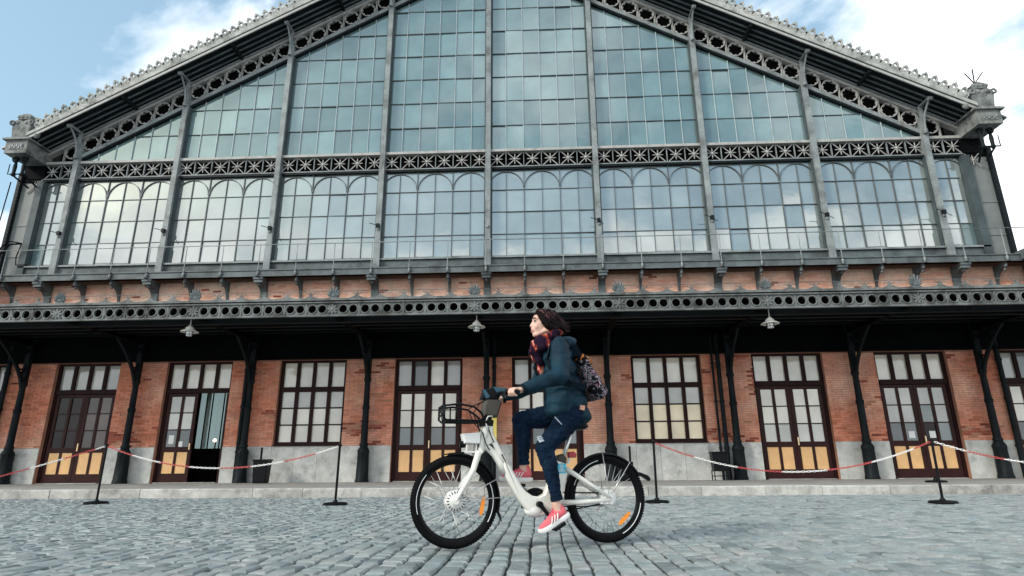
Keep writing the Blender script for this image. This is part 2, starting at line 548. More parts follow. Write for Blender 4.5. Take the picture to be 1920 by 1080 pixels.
    def ring(s, ro, ri, y0, y1, n=16, c=(0, 0), lobes=0, la=0.0):
        """flat washer in the xz plane, extruded in y; the hole may be lobed"""
        b = len(s.v)
        for y in (y0, y1):
            for k in range(n):
                a = 2 * PI * k / n
                s.v.append((c[0] + ro * math.cos(a), y, c[1] + ro * math.sin(a)))
            for k in range(n):
                a = 2 * PI * k / n
                r = ri + (la * abs(math.sin(a * lobes / 2)) if lobes else 0)
                s.v.append((c[0] + r * math.cos(a), y, c[1] + r * math.sin(a)))
        for k in range(n):
            j = (k + 1) % n
            s.f += [(b + k, b + j, b + n + j, b + n + k), (b + 2 * n + k, b + 3 * n + k, b + 3 * n + j, b + 2 * n + j),
                    (b + k, b + 2 * n + k, b + 2 * n + j, b + j), (b + n + k, b + n + j, b + 3 * n + j, b + 3 * n + k)]
        return s

    def torus(s, c, R, r, ax='y', n=24, m=8, sx_=1.0, sz_=1.0, a0=0.0, a1=2 * PI):
        full = abs(a1 - a0 - 2 * PI) < 1e-6
        b = len(s.v)
        cnt = n if full else n + 1
        for i in range(cnt):
            a = a0 + (a1 - a0) * i / n
            for k in range(m):
                q = 2 * PI * k / m
                rr = R + r * math.cos(q) * sx_
                h_ = r * math.sin(q) * sz_
                x, z = rr * math.cos(a), rr * math.sin(a)
                p = (x, h_, z) if ax == 'y' else ((x, z, h_) if ax == 'z' else (h_, x, z))
                s.v.append((c[0] + p[0], c[1] + p[1], c[2] + p[2]))
        for i in range(n):
            j = (i + 1) % cnt
            for k in range(m):
                l_ = (k + 1) % m
                s.f.append((b + i * m + k, b + i * m + l_, b + j * m + l_, b + j * m + k))
        return s

    def ell(s, c, r, n=14, m=10):
        b = len(s.v)
        if isinstance(r, (int, float)):
            r = (r, r, r)
        s.v.append((c[0], c[1], c[2] + r[2]))
        for i in range(1, m):
            th = PI * i / m
            for k in range(n):
                a = 2 * PI * k / n
                s.v.append((c[0] + r[0] * math.sin(th) * math.cos(a), c[1] + r[1] * math.sin(th) * math.sin(a), c[2] + r[2] * math.cos(th)))
        s.v.append((c[0], c[1], c[2] - r[2]))
        e = len(s.v) - 1
        for k in range(n):
            j = (k + 1) % n
            s.f.append((b, b + 1 + k, b + 1 + j))
            s.f.append((e, b + 1 + (m - 2) * n + j, b + 1 + (m - 2) * n + k))
            for i in range(m - 2):
                s.f.append((b + 1 + i * n + k, b + 1 + (i + 1) * n + k, b + 1 + (i + 1) * n + j, b + 1 + i * n + j))
        return s

    def caps(s, p0, r0, p1, r1, n=12):
        """tapered capsule"""
        p0, p1 = Vector(p0), Vector(p1)
        d = (p1 - p0)
        L = max(d.length, 1e-6)
        t = d / L
        path, rr = [], []
        for k in range(5):
            a = PI / 2 * (1 - k / 4)
            path.append(p0 - t * r0 * math.sin(a))
            rr.append(max(r0 * math.cos(a), r0 * 0.05))
        for k in range(5):
            a = PI / 2 * k / 4
            path.append(p1 + t * r1 * math.sin(a))
            rr.append(max(r1 * math.cos(a), r1 * 0.05))
        return s.tube(path, rr, n)

    def mesh(s, name, m, smooth=False):
        me = bpy.data.meshes.new(name)
        me.from_pydata(s.v, [], s.f)
        bm = bmesh.new()
        bm.from_mesh(me)
        bmesh.ops.recalc_face_normals(bm, faces=bm.faces)
        bm.to_mesh(me)
        bm.free()
        if m:
            me.materials.append(m)
        if smooth:
            me.shade_smooth()
            if smooth == 'auto':
                me.set_sharp_from_angle(angle=rad(40))
        return me

    def build(s, name, m, parent=None, loc=(0, 0, 0), smooth=False):
        return inst(name, s.mesh(name, m, smooth), parent, loc)


def inst(name, me, parent=None, loc=(0, 0, 0), rot=None, scale=None):
    o = bpy.data.objects.new(name, me)
    C.objects.link(o)
    if parent:
        o.parent = parent
    o.location = loc
    if rot:
        o.rotation_euler = rot
    if scale:
        o.scale = scale
    return o


def tag(o, label=None, cat=None, group=None, kind=None):
    if label:
        o['label'] = label
    if cat:
        o['category'] = cat
    if group:
        o['group'] = group
    if kind:
        o['kind'] = kind
    return o


def thing(name, label, cat, loc=(0, 0, 0), rz=0.0, group=None):
    o = bpy.data.objects.new(name, None)
    o.empty_display_size = 0.2
    C.objects.link(o)
    o.location = loc
    o.rotation_euler = (0, 0, rz)
    return tag(o, label, cat, group)


def blob(mb, name, m, parent, voxel, smooth=6, wrinkle=None, dec=None):
    """fuse overlapping shapes into one continuous skin"""
    me = mb.mesh(name + '_raw', None)
    o = bpy.data.objects.new('raw', me)
    C.objects.link(o)
    md = o.modifiers.new('r', 'REMESH')
    md.mode = 'VOXEL'
    md.voxel_size = voxel
    if smooth:
        ms = o.modifiers.new('s', 'SMOOTH')
        ms.iterations = smooth
        ms.factor = 0.5
    dg = bpy.context.evaluated_depsgraph_get()
    me2 = bpy.data.meshes.new_from_object(o.evaluated_get(dg))
    bpy.data.objects.remove(o)
    bpy.data.meshes.remove(me)
    if wrinkle:
        nn = [v.normal.copy() for v in me2.vertices]
        for v, nv in zip(me2.vertices, nn):
            v.co += nv * wrinkle(v.co)
    me2.name = name
    me2.materials.clear()
    me2.materials.append(m)
    me2.shade_smooth()
    return inst(name, me2, parent)


# ================================================================ SETTING: ground
def frac(i, k):
    return math.modf(math.sin(i * 12.9898 + k * 78.233) * 43758.5453)[0] % 1.0


ground = MB().box(-160, 160, -120, 220, -0.5, -0.022).build('cobbled_square', JOINT)
tag(ground, 'wide square paved with grey granite setts in front of the station', kind='structure')
og = MB()
for q in ((-160, -20.1, -120, 220), (19.1, 160, -120, 220), (-20.1, 19.1, -120, -3.1), (-20.1, 19.1, 30, 220)):
    og.box(q[0], q[1], q[2], q[3], -0.2, -0.012)
tag(og.build('outer_paving', COB), 'rest of the square running off on every side', kind='structure')
stones = []
x = -20.0
ci = 0
while x < 19.0:
    wd = 0.115 + 0.026 * random.random()
    y = -3.0 + random.random() * 0.2
    while y < 12.56:
        ln = 0.10 + 0.11 * random.random()
        if y + ln > 12.56:
            ln = 12.56 - y
        if ln > 0.05:
            stones.append((x, y, wd, ln))
        y += ln
    x += wd
fx = Vector((fw.x, fw.y)).normalized()


def sett(mb, x, y, wd, ln, ox=0, oy=0):
    g = 0.0080
    z1 = 0.010 * (random.random() - 0.5) - 0.003 + 0.010 * noise.noise(Vector((x * 0.9, y * 0.9, 3.1)))
    tx, ty = (random.random() - 0.5) * 0.007, (random.random() - 0.5) * 0.007
    c = 0.007 + 0.007 * random.random()
    dxr = 0.022 * noise.noise(Vector((x * 0.35, y * 0.8, 7.7)))
    x += dxr
    b = len(mb.v)
    x0, x1, y0, y1 = x + g - ox, x + wd - g - ox, y + g * 0.8 - oy, y + ln - g * 0.8 - oy
    j = lambda: (random.random() - 0.5) * 0.013
    cs = [(x0 + j(), y0 + j()), (x1 + j(), y0 + j()), (x1 + j(), y1 + j()), (x0 + j(), y1 + j())]
    mx_, my_ = (x0 + x1) / 2, (y0 + y1) / 2
    for lv in range(3):
        for i, (a, d) in enumerate(cs):
            sgx, sgy = (1 if a < mx_ else -1), (1 if d < my_ else -1)
            tz = tx * -sgx + ty * -sgy
            if lv == 0:
                mb.v.append((a, d, -0.05))
            elif lv == 1:
                mb.v.append((a, d, z1 + tz - c))
            else:
                mb.v.append((a + sgx * c, d + sgy * c, z1 + tz))
    mb.v.append((mx_, my_, z1 + 0.004))
    for lv in range(2):
        for i in range(4):
            k = (i + 1) % 4
            mb.f.append((b + lv * 4 + i, b + lv * 4 + k, b + lv * 4 + 4 + k, b + lv * 4 + 4 + i))
    for i in range(4):
        mb.f.append((b + 8 + i, b + 8 + (i + 1) % 4, b + 12))


def seen_at(x, y):
    v = Vector((x, y, -0.55))
    d = v.dot(fw)
    if d < 0.5:
        return False
    return abs(v.dot(r2) / d) < 960 / 1130 and abs(v.dot(u2) / d) < 540 / 1130


near = sorted([q for q in stones if seen_at(q[0] + q[2] / 2, q[1] + q[3] / 2)], key=lambda q: q[0] ** 2 + q[1] ** 2)[:300]
ns = set(near)
mb = MB()
for q in stones:
    if q not in ns:
        sett(mb, *q)
st = mb.build('cobblestones', COB, ground)
tag(st, 'worn granite setts laid in straight courses', kind='stuff')
for q in near:
    mb = MB()
    cx_, cy_ = q[0] + q[2] / 2, q[1] + q[3] / 2
    sett(mb, *q, cx_, cy_)
    mb.build('cobblestone', COB, ground, (cx_, cy_, 0))

platform = MB().box(-24, 22, 12.95, 18.5, -0.2, 0.150).build('platform', PAVE)
tag(platform, 'low paved platform with a granite kerb along the station front', kind='structure')
x = -23.0
while x < 21:
    L = 0.85 + 0.5 * random.random()
    MB().bevbox(-L / 2 + 0.004, L / 2 - 0.004, -0.17, 0.17, -0.2, 0.168 + random.uniform(-0.006, 0.006), 0.015).build('kerb_stone', KERB, platform, (x + L / 2, 12.76 + random.uniform(-.008, .008), 0))
    x += L
for r_ in range(6):
    x = -23.0 - random.random()
    d0 = 12.95 + r_ * 0.78
    while x < 21:
        L = 1.15 + 0.2 * random.random()
        MB().bevbox(-L / 2 + 0.004, L / 2 - 0.004, 0.004, 0.776, 0, 0.016 + random.uniform(0, 0.004), 0.006).build('paving_slab', PAVE, platform, (x + L / 2, d0, 0.151))
        x += L

# ================================================================ THE STATION
# local frame: x from the gable axis, y from the front plane (negative towards the square), z up
AX = -1.56
BAY = 3.5425
PX = [(k - 4) * BAY for k in range(9)]
SL = 0.547
ZB = 18.6                      # underside of the rake truss at the axis
B = thing('station_building', 'old iron and brick railway station with a wide glazed gable front and long canopy', 'building', (AX, 18.0, 0))


def rake(x):
    return ZB - SL * abs(x)


def part(mb, name, m, loc=(0, 0, 0), smooth=False, parent=B):
    return mb.build(name, m, parent, loc, smooth)


# ---- brick wall with its openings
OPEN = [(k + 0.5 - 4) * BAY for k in range(-1, 9)]           # centre of every bay
KIND = {0: 'door1', 1: 'door2', 2: 'win', 3: 'door4', 4: 'door4', 5: 'winy', 6: 'door7', 7: 'door8', -1: 'door4', 8: 'door4'}
HW = 1.03
core = MB()
xs = [-22.0]
for c in OPEN:
    xs += [c - HW, c + HW]
xs.append(22.0)
piers = [(xs[i], xs[i + 1]) for i in range(0, len(xs), 2)]
for a, b in piers:
    core.box(a, b, 0.0, 0.45, 0.15, 3.74)
core.box(-22, 22, 0.001, 0.45, 3.74, 6.44)
for k, c in zip(range(-1, 9), OPEN):
    if KIND[k].startswith('win'):
        core.box(c - HW, c + HW, 0.0, 0.45, 0.15, 1.22)
part(core, 'brick_wall', MORTAR)
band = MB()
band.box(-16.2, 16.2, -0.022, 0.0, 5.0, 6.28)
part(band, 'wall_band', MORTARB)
# stone plinth in slabs
for a, b in piers:
    L = b - a
    if L > 3:
        continue
    for i in range(2):
        w_ = L / 2
        MB().bevbox(-w_ / 2 + 0.004, w_ / 2 - 0.004, -0.03, 0.02, 0, 1.02, 0.008).build('plinth_stone', PLINTH, B, (a + w_ * (i + 0.5), -0.005 + 0.003 * random.random(), 0.166))
for k, c in zip(range(-1, 9), OPEN):
    if KIND[k].startswith('win'):
        for i in range(3):
            w_ = 2 * HW / 3
            MB().bevbox(-w_ / 2 + 0.004, w_ / 2 - 0.004, -0.03, 0.02, 0, 1.02, 0.008).build('plinth_stone', PLINTH, B, (c - HW + w_ * (i + 0.5), -0.003 * random.random(), 0.166))
# bricks
bricks = []
for a, b in piers:
    if b - a > 3:
        a, b = (a, a + 1.5) if a > 0 else (b - 1.5, b)
    z = 1.195
    r_ = 0
    while z < 3.70:
        x = a - (0.131 if r_ % 2 else 0)
        while x < b - 0.02:
            x0, x1 = max(x, a), min(x + 0.252, b)
            if x1 - x0 > 0.03:
                bricks.append((x0, x1, z, 0))
            x += 0.262
        z += 0.066
        r_ += 1
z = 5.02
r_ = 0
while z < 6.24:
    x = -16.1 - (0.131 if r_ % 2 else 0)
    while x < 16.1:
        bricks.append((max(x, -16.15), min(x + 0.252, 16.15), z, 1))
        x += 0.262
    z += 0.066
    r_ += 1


def bkey(q):
    xx = (q[0] + q[1]) / 2 + AX
    v = Vector((xx, 18.0, q[2] - 0.55))
    ok = not (q[3] == 1 and q[2] < 5.7)
    return (0 if ok and q[1] - q[0] > 0.2 else 1, v.length)


bricks.sort(key=bkey)
meshes = {}
for i, q in enumerate(bricks[:300]):
    L = round(q[1] - q[0], 3)
    key = (L, q[3])
    if key not in meshes:
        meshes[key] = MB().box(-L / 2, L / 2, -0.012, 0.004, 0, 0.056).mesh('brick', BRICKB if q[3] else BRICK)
    inst('brick', meshes[key], B, ((q[0] + q[1]) / 2, (-0.020 if q[3] else 0.0) - random.random() * 0.005, q[2]))
m0, m1, m2 = MB(), MB(), MB()
for q in bricks[300:]:
    d = random.random() * 0.006
    o_ = -0.022 if q[3] else 0.0
    if random.random() < 0.012:
        d = -0.0085
    nz = noise.noise(Vector((q[0] * 1.1, q[2] * 2.6, 0.3))) + 0.35 * noise.noise(Vector((q[0] * 4.1, q[2] * 9, 5.3)))
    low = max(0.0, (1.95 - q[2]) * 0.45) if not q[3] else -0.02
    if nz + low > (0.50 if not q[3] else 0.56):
        m2.box(q[0], q[1], o_ - 0.004 + random.random() * 0.006, o_ + 0.003, q[2], q[2] + 0.056)
        continue
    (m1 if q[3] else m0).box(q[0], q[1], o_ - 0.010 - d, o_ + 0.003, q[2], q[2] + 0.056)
tag(part(m0, 'bricks', BRICK), kind='stuff')
tag(part(m1, 'faded_brightened_bricks', BRICKB), kind='stuff')
tag(part(m2, 'spalled_bricks', BRICKD), kind='stuff')

# ---- openings
MC = {}


def mbox(name, sx_, sy_, sz_, m):
    """shared box mesh, origin at the middle of its foot"""
    k = (name, round(sx_, 4), round(sy_, 4), round(sz_, 4), m.name)
    if k not in MC:
        MC[k] = MB().box(-sx_ / 2, sx_ / 2, -sy_ / 2, sy_ / 2, 0, sz_).mesh(name, m)
    return MC[k]


def tilt():
    return (rad(random.uniform(-0.35, 0.35)), 0, rad(random.uniform(-0.35, 0.35)))


def transom(o, y, panemat):
    for i in range(4):
        px = -0.7425 + i * 0.495
        inst('pane', mbox('pane', 0.395, 0.012, 0.74, panemat if not isinstance(panemat, list) else panemat[i]), o, (px, y + 0.03, 2.93), tilt())


def door_frame(o, y, sill):
    f = MB()
    for sx_ in (-1, 1):
        f.box(*sorted((sx_ * HW, sx_ * (HW - 0.09))), y - 0.05, y + 0.08, sill, 3.735)
    f.box(-HW + 0.09, HW - 0.09, y - 0.05, y + 0.08, 3.67, 3.735)
    f.box(-HW + 0.09, HW - 0.09, y - 0.07, y + 0.08, 2.79, 2.93)
    f.box(-HW + 0.09, HW - 0.09, y - 0.085, y - 0.071, 2.83, 2.865)
    for i in (-1, 0, 1):
        f.box(i * 0.495 - 0.05, i * 0.495 + 0.05, y - 0.045, y + 0.075, 2.931, 3.669)
    f.build('door_frame' if sill < 1 else 'window_frame', MAROON, o)


def leaf(o, y, x0, x1, panes, leafname='door_leaf', swing=None, notice=None):
    """one door leaf: stiles and rails, six panes, two varnished panels"""
    w_ = x1 - x0
    root = o
    f = MB()
    hw = w_ / 2
    z0, z1 = 0.19, 2.775
    for a, b in ((-hw, -hw + 0.10), (-0.04, 0.04), (hw - 0.10, hw)):
        f.box(a, b, -0.025, 0.025, z0, z1)
    for (xa, xb) in ((-hw + 0.10, -0.04), (0.04, hw - 0.10)):
        f.box(xa, xb, -0.025, 0.025, z0, 0.44)
        f.box(xa, xb, -0.025, 0.025, 1.05, 1.20)
        f.box(xa, xb, -0.025, 0.025, 2.70, z1)
        for zz in (1.685, 2.185):
            f.box(xa, xb, -0.02, 0.02, zz, zz + 0.03)
    cx_ = (x0 + x1) / 2
    lf = f.build(leafname, MAROONL, o, (cx_, y, 0))
    pw = hw - 0.14
    pos = []
    for s_ in (-1, 1):
        px = s_ * (0.04 + pw / 2)
        for r_ in range(3):
            zz = 1.20 + r_ * 0.50 + (0.015 if r_ else 0)
            pos.append(('pane', mbox('pane', pw, 0.008, 0.485 if r_ == 0 else 0.47, panes[r_] if not isinstance(panes[r_], tuple) else panes[r_][0 if s_ < 0 else 1]), px, zz, 0.008))
        pos.append(('panel', mbox('panel', pw, 0.018, 0.61, OAK), px, 0.44, 0.0))
    for nm, me, px, zz, dy in pos:
        if swing is None:
            inst(nm, me, o, (cx_ + px, y + dy, zz), tilt() if nm == 'pane' else None)
    if notice:
        for (nx, nz, nw, nh) in notice:
            inst('notice', mbox('notice', nw, 0.003, nh, PAPER), o, (cx_ + nx, y - 0.0045, nz))
    return lf


def make_door(k, c):
    kd = KIND[k]
    o = bpy.data.objects.new('double_door', None)
    C.objects.link(o)
    o.parent = B
    y = 0.16
    o.location = (c, 0, 0)
    tp = {'door1': G_GREY, 'door2': G_PALE, 'door4': [G_GREY, G_SMOKE, G_PALE, G_GREY], 'door7': G_PALE, 'door8': G_PALE}[kd]
    pl = {'door1': [G_BROWN] * 3, 'door2': [G_SMOKE, G_GREY, G_GREY], 'door4': [G_SMOKE, G_PALE, G_PALE], 'door7': [G_GREY, G_PALE, G_PALE],
          'door8': [G_SMOKE, G_GREY, G_GREY]}[kd]
    door_frame(o, y, 0.168)
    transom(o, y, tp)
    inst('threshold', mbox('threshold', 1.86, 0.30, 0.021, KERB), o, (0, y - 0.05, 0.168))
    if kd == 'door1':
        leaf(o, y, -0.93, -0.005, [G_BROWN] * 3)
        leaf(o, y, 0.005, 0.93, [G_UMBER] * 3)
    elif kd == 'door2':
        leaf(o, y, -0.93, -0.005, pl, notice=[(-0.20, 1.29, 0.16, 0.25), (0.10, 1.20, 0.13, 0.16)])
        lf = MB().box(0.86, 0.91, 0.0, 0.85, 0.19, 2.775).build('open_door_leaf', MAROONL, o, (0, y + 0.02, 0))
        lf['label'] = 'right leaf standing open into the hall'
        rm = MB()
        rm.box(-1.4, -1.36, 0.46, 1.9, 0.15, 3.2).box(1.36, 1.4, 0.46, 1.9, 0.15, 3.2).box(-1.4, 1.4, 1.9, 1.94, 0.15, 3.2).box(-1.4, 1.4, 0.46, 1.94, 3.2, 3.24)
        rm.box(-1.4, 1.4, 0.46, 1.9, 0.10, 0.16)
        rm.build('hall_lining', VOID, o)
        for i in range(6):
            x0 = -0.70 + i * 0.20
            inst('hall_glow_strip', mbox('hall_glow_strip', 0.165 - 0.03 * (i % 2), 0.03, 1.95, HALLGLOW), o, (x0, 1.70 + 0.03 * (i % 3), 1.20))  # glowing strips added to brighten the hall; no window known there
        inst('curtain', mbox('curtain', 0.10, 0.03, 1.9, CURT), o, (-0.42, 1.55, 1.2))
        MB().box(-0.30, 0.30, 1.1, 1.5, 0.16, 1.02).build('counter', BLACK, o)
        MB().ell((0.22, 1.0, 1.42), 0.05).build('wall_lamp', GLOW, o, smooth=True)
        inst('lamp_bracket', mbox('lamp_bracket', 0.03, 0.03, 0.4, BLACK), o, (0.22, 1.06, 1.02))
        inst('handle', mbox('handle', 0.03, 0.05, 0.18, BRASS), o, (-0.045, y - 0.05, 1.12))
    elif kd == 'door8':
        leaf(o, y, -0.93, -0.005, [(G_SMOKE, G_SMOKE), G_GREY, G_GREY], notice=[(0.2, 1.27, 0.17, 0.19)])
        leaf(o, y, 0.005, 0.93, [(G_BROWN, G_SMOKE), (G_SMOKE, G_GREY), G_GREY], notice=[(-0.16, 1.27, 0.17, 0.19)])
    else:
        leaf(o, y, -0.93, -0.005, pl)
        leaf(o, y, 0.005, 0.93, pl)
    if kd != 'door2':
        inst('handle', mbox('handle', 0.03, 0.05, 0.22, BRASS), o, (0.055, y - 0.05, 1.10))
    if kd != 'door2':
        inst('backing', mbox('backing', 2.04, 0.02, 3.56, VOID), o, (0, 0.42, 0.16))
    return o


def make_window(k, c):
    o = bpy.data.objects.new('casement_window', None)
    C.objects.link(o)
    o.parent = B
    o.location = (c, 0, 0)
    y = 0.16
    yel = KIND[k] == 'winy'
    door_frame(o, y, 1.22)
    transom(o, y, G_PALE)
    f = MB()
    for i in (-1, 0, 1):
        f.box(i * 0.495 - 0.05, i * 0.495 + 0.05, y - 0.045, y + 0.075, 1.31, 2.789)
    f.box(-HW + 0.09, HW - 0.09, y - 0.06, y + 0.08, 1.222, 1.309)
    for i in range(4):
        px = -0.7425 + i * 0.495
        for zz in (1.79, 2.285):
            f.box(px - 0.1975, px + 0.1975, y - 0.02, y + 0.05, zz, zz + 0.035)
    f.build('window_bars', MAROON, o)
    inst('sill', mbox('sill', 2.04, 0.22, 0.03, MAROON), o, (0, y - 0.14, 1.190))
    for i in range(4):
        px = -0.7425 + i * 0.495
        for r_, zz in enumerate((1.31, 1.826, 2.321)):
            if yel:
                m_ = (G_YEL, G_YEL, G_GREY)[r_]
            else:
                m_ = (G_PALE, G_PALE, G_GREY)[r_]
            hgt = (0.478, 0.457, 0.467)[r_]
            inst('pane', mbox('pane', 0.395, 0.012, hgt, m_), o, (px, y + 0.03, zz), tilt())
    return o


for k, c in zip(range(-1, 9), OPEN):
    (make_window if KIND[k].startswith('win') else make_door)(k, c)

# ---- iron columns with their brackets under the canopy
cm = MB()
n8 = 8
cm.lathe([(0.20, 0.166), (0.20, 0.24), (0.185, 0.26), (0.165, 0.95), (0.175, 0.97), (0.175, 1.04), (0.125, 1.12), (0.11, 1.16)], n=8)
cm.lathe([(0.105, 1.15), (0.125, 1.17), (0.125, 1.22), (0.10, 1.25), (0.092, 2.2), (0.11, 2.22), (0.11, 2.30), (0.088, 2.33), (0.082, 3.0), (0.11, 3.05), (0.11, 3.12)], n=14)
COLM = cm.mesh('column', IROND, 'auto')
bm_ = MB()
bm_.box(-0.075, 0.075, -0.07, 0.07, 3.12, 4.55)                                  # upright above the capital
pts = []
for i in range(9):
    t = i / 8
    pts.append((0, -1.15 * t ** 1.9, 2.70 + 1.55 * t))
for p, q in zip(pts, pts[1:]):
    bm_.beam(p, q, 0.09, 0.07, (1, 0, 0))
for t in (0.35, 0.55, 0.78):
    i = int(t * 8)
    bm_.beam((0, 0.0, pts[i][2] - 0.25 + 0.6 * t), pts[i], 0.05, 0.05, (1, 0, 0))
    bm_.beam((0, 0.0, pts[i][2] + 0.35), pts[max(i - 1, 0)], 0.045, 0.045, (1, 0, 0))
BRKM = bm_.mesh('canopy_bracket', IROND)
for xk in [PX[0] - BAY] + PX + [PX[8] + BAY]:
    c = inst('column', COLM, B, (xk, -0.25, 0))
    inst('canopy_bracket', BRKM, c)
# rainwater pipes
for xk, r_ in ((PX[2] - 0.22, 0.06), (PX[6] - 0.27, 0.06), (PX[6] - 0.44, 0.035), (PX[4] + 0.22, 0.055), (PX[8] + 0.62, 0.07), (PX[0] - 0.7, 0.07)):
    p = MB().tube([(0, 0, 0.17), (0, 0, 4.3)], r_, 10)
    for zz in (1.0, 2.3, 3.4):
        p.lathe([(r_ + 0.015, zz), (r_ + 0.015, zz + 0.07)], n=10)
    p.build('downpipe', IROND, B, (xk, -0.12, 0), 'auto')

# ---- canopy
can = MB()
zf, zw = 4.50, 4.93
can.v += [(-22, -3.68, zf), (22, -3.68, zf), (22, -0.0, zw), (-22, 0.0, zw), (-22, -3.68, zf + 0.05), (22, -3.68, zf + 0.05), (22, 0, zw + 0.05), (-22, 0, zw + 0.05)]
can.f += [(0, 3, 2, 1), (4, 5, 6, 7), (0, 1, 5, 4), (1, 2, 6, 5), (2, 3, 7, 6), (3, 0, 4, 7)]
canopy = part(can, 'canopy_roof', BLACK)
gird = MB()
gird.box(-22, 22, -0.14, -0.002, 3.745, 4.75)
part(gird, 'wall_girder', BLACK)
MB().box(-22, 22, -0.20, -0.141, 3.745, 3.80).build('girder_flange', BLACK, B)
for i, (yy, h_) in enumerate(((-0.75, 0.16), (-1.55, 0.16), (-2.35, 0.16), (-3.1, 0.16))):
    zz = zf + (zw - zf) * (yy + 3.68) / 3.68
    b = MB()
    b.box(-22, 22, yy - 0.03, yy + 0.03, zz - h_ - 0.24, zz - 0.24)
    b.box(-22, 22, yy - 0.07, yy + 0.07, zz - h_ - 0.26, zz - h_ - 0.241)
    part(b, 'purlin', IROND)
bb = MB()
bb.v = []
bb.box(-0.05, 0.05, -3.55, -0.15, -0.24, -0.02)
bb.box(-0.10, 0.10, -3.55, -0.15, -0.265, -0.241)
BEAM = bb.mesh('canopy_beam', BLACK)
for xk in [PX[0] - BAY] + PX + [PX[8] + BAY]:
    inst('canopy_beam', BEAM, B, (xk, 0, zf), None)

# fascia: one pierced panel per bay, twelve real round holes each
FY = -3.70


def pierced(z0, z1, holes, xa, xb, rh, t):
    f = MB()
    zc_ = (z0 + z1) / 2
    edges = [xa] + [(holes[i] + holes[i + 1]) / 2 for i in range(len(holes) - 1)] + [xb]
    n = 20
    for i, hx in enumerate(holes):
        e0, e1 = edges[i], edges[i + 1]
        b = len(f.v)
        for yy in (0, t):
            for k in range(n):
                a = 2 * PI * k / n
                f.v.append((hx + rh * math.cos(a), yy, zc_ + rh * math.sin(a)))
            for k in range(n):
                a = 2 * PI * k / n
                ca, sa = math.cos(a), math.sin(a)
                sx0 = (e1 - hx) / max(ca, 1e-6) if ca > 0 else (e0 - hx) / min(ca, -1e-6)
                sz0 = (z1 - zc_) / max(sa, 1e-6) if sa > 0 else (z0 - zc_) / min(sa, -1e-6)
                q = min(sx0, sz0)
                f.v.append((hx + q * ca, yy, zc_ + q * sa))
        for k in range(n):
            j = (k + 1) % n
            f.f += [(b + k, b + j, b + n + j, b + n + k), (b + 2 * n + k, b + 3 * n + k, b + 3 * n + j, b + 2 * n + j), (b + k, b + 2 * n + k, b + 2 * n + j, b + j)]
            # fill the corner left where two rays land on different sides
            p, q = f.v[b + n + k], f.v[b + n + j]
            if abs(p[0] - q[0]) > 1e-4 and abs(p[2] - q[2]) > 1e-4:
                cxn = e1 if (p[0] + q[0]) / 2 > hx else e0
                czn = z1 if (p[2] + q[2]) / 2 > zc_ else z0
                m_ = len(f.v)
                f.v.append((cxn, 0, czn))
                f.f.append((b + n + k, b + n + j, m_))
        f.ring(rh + 0.028, rh + 0.004, -0.022, 0.0, 16, (hx, zc_))
    return f


H0 = 0.39
holes = []
for j in range(6):
    holes += [H0 + j * 0.5525 - 0.126 - BAY / 2, H0 + j * 0.5525 + 0.126 - BAY / 2]
fp = pierced(4.205, 4.50, holes, -BAY / 2 + 0.14, BAY / 2 - 0.14, 0.098, 0.03)
for j in range(7):
    xr = H0 + (j - 0.5) * 0.5525 - BAY / 2
    if abs(xr) < BAY / 2 - 0.15:
        fp.box(xr - 0.022, xr + 0.022, -0.02, 0.0, 4.21, 4.495)
FPM = fp.mesh('fascia_panel', FASC, 'auto')
fr = MB()
fr.box(-22, 22, FY - 0.03, FY + 0.05, 4.165, 4.204)
fr.box(-22, 22, FY - 0.05, FY + 0.05, 4.501, 4.535)
part(fr, 'fascia_rail', FASC)
fr2 = MB()
fr2.box(-22, 22, FY - 0.08, FY + 0.10, 4.560, 4.615)
part(fr2, 'fascia_cornice', FASC)
# ornamental square at every column
md = MB()
md.box(-0.14, 0.14, 0.0, 0.03, 4.205, 4.50)
for k in range(8):
    a = 2 * PI * k / 8
    md.obox((0.075 * math.cos(a), -0.015, 4.352 + 0.075 * math.sin(a)), (0.055 * math.cos(a), 0, 0.055 * math.sin(a)), (0, 0.018, 0), (-0.022 * math.sin(a), 0, 0.022 * math.cos(a)))
md.ell((0, -0.02, 4.352), (0.05, 0.03, 0.05), 10, 6)
for sx_ in (-1, 1):
    for sz_ in (-1, 1):
        md.torus((sx_ * 0.10, -0.01, 4.352 + sz_ * 0.108), 0.028, 0.012, 'y', 10, 5)
MDM = md.mesh('medallion', FASC)
# cresting along the canopy edge: a wavy strip with small rings, and a palmette over each medallion
cr = MB()
poly = [(-BAY / 2, 0.0)]
nn_ = 60
tops = []
for i in range(nn_ + 1):
    xx = -BAY / 2 + BAY * i / nn_
    ph = (xx / BAY * 6) % 1.0
    d = min(ph, 1 - ph)
    hgt = 0.025 + 0.085 * max(0.0, 1 - d / 0.34) ** 1.6
    tops.append((xx, hgt))
for i in range(nn_):
    (xa, ha), (xb, hb) = tops[i], tops[i + 1]
    b = len(cr.v)
    for yy in (0, 0.025):
        cr.v += [(xa, yy, 0), (xb, yy, 0), (xb, yy, hb), (xa, yy, ha)]
    cr.f += [(b, b + 1, b + 2, b + 3), (b + 7, b + 6, b + 5, b + 4), (b + 3, b + 2, b + 6, b + 7)]
for j in range(-3, 3):
    xx = j * BAY / 6
    big = j % 2 == 0
    cr.ring(0.038 if big else 0.026, 0.018 if big else 0.012, 0, 0.02, 10, (xx, 0.135))
    for s_ in (-1, 1):
        cr.tube([(xx + s_ * 0.03, 0.01, 0.10), (xx + s_ * 0.10, 0.01, 0.16), (xx + s_ * 0.13, 0.01, 0.14)], 0.008, 5)
cr.tube([(-BAY / 2, 0.012, 0.20), (BAY / 2, 0.012, 0.20)], 0.007, 5)
CRM = cr.mesh('canopy_cresting', FASC)
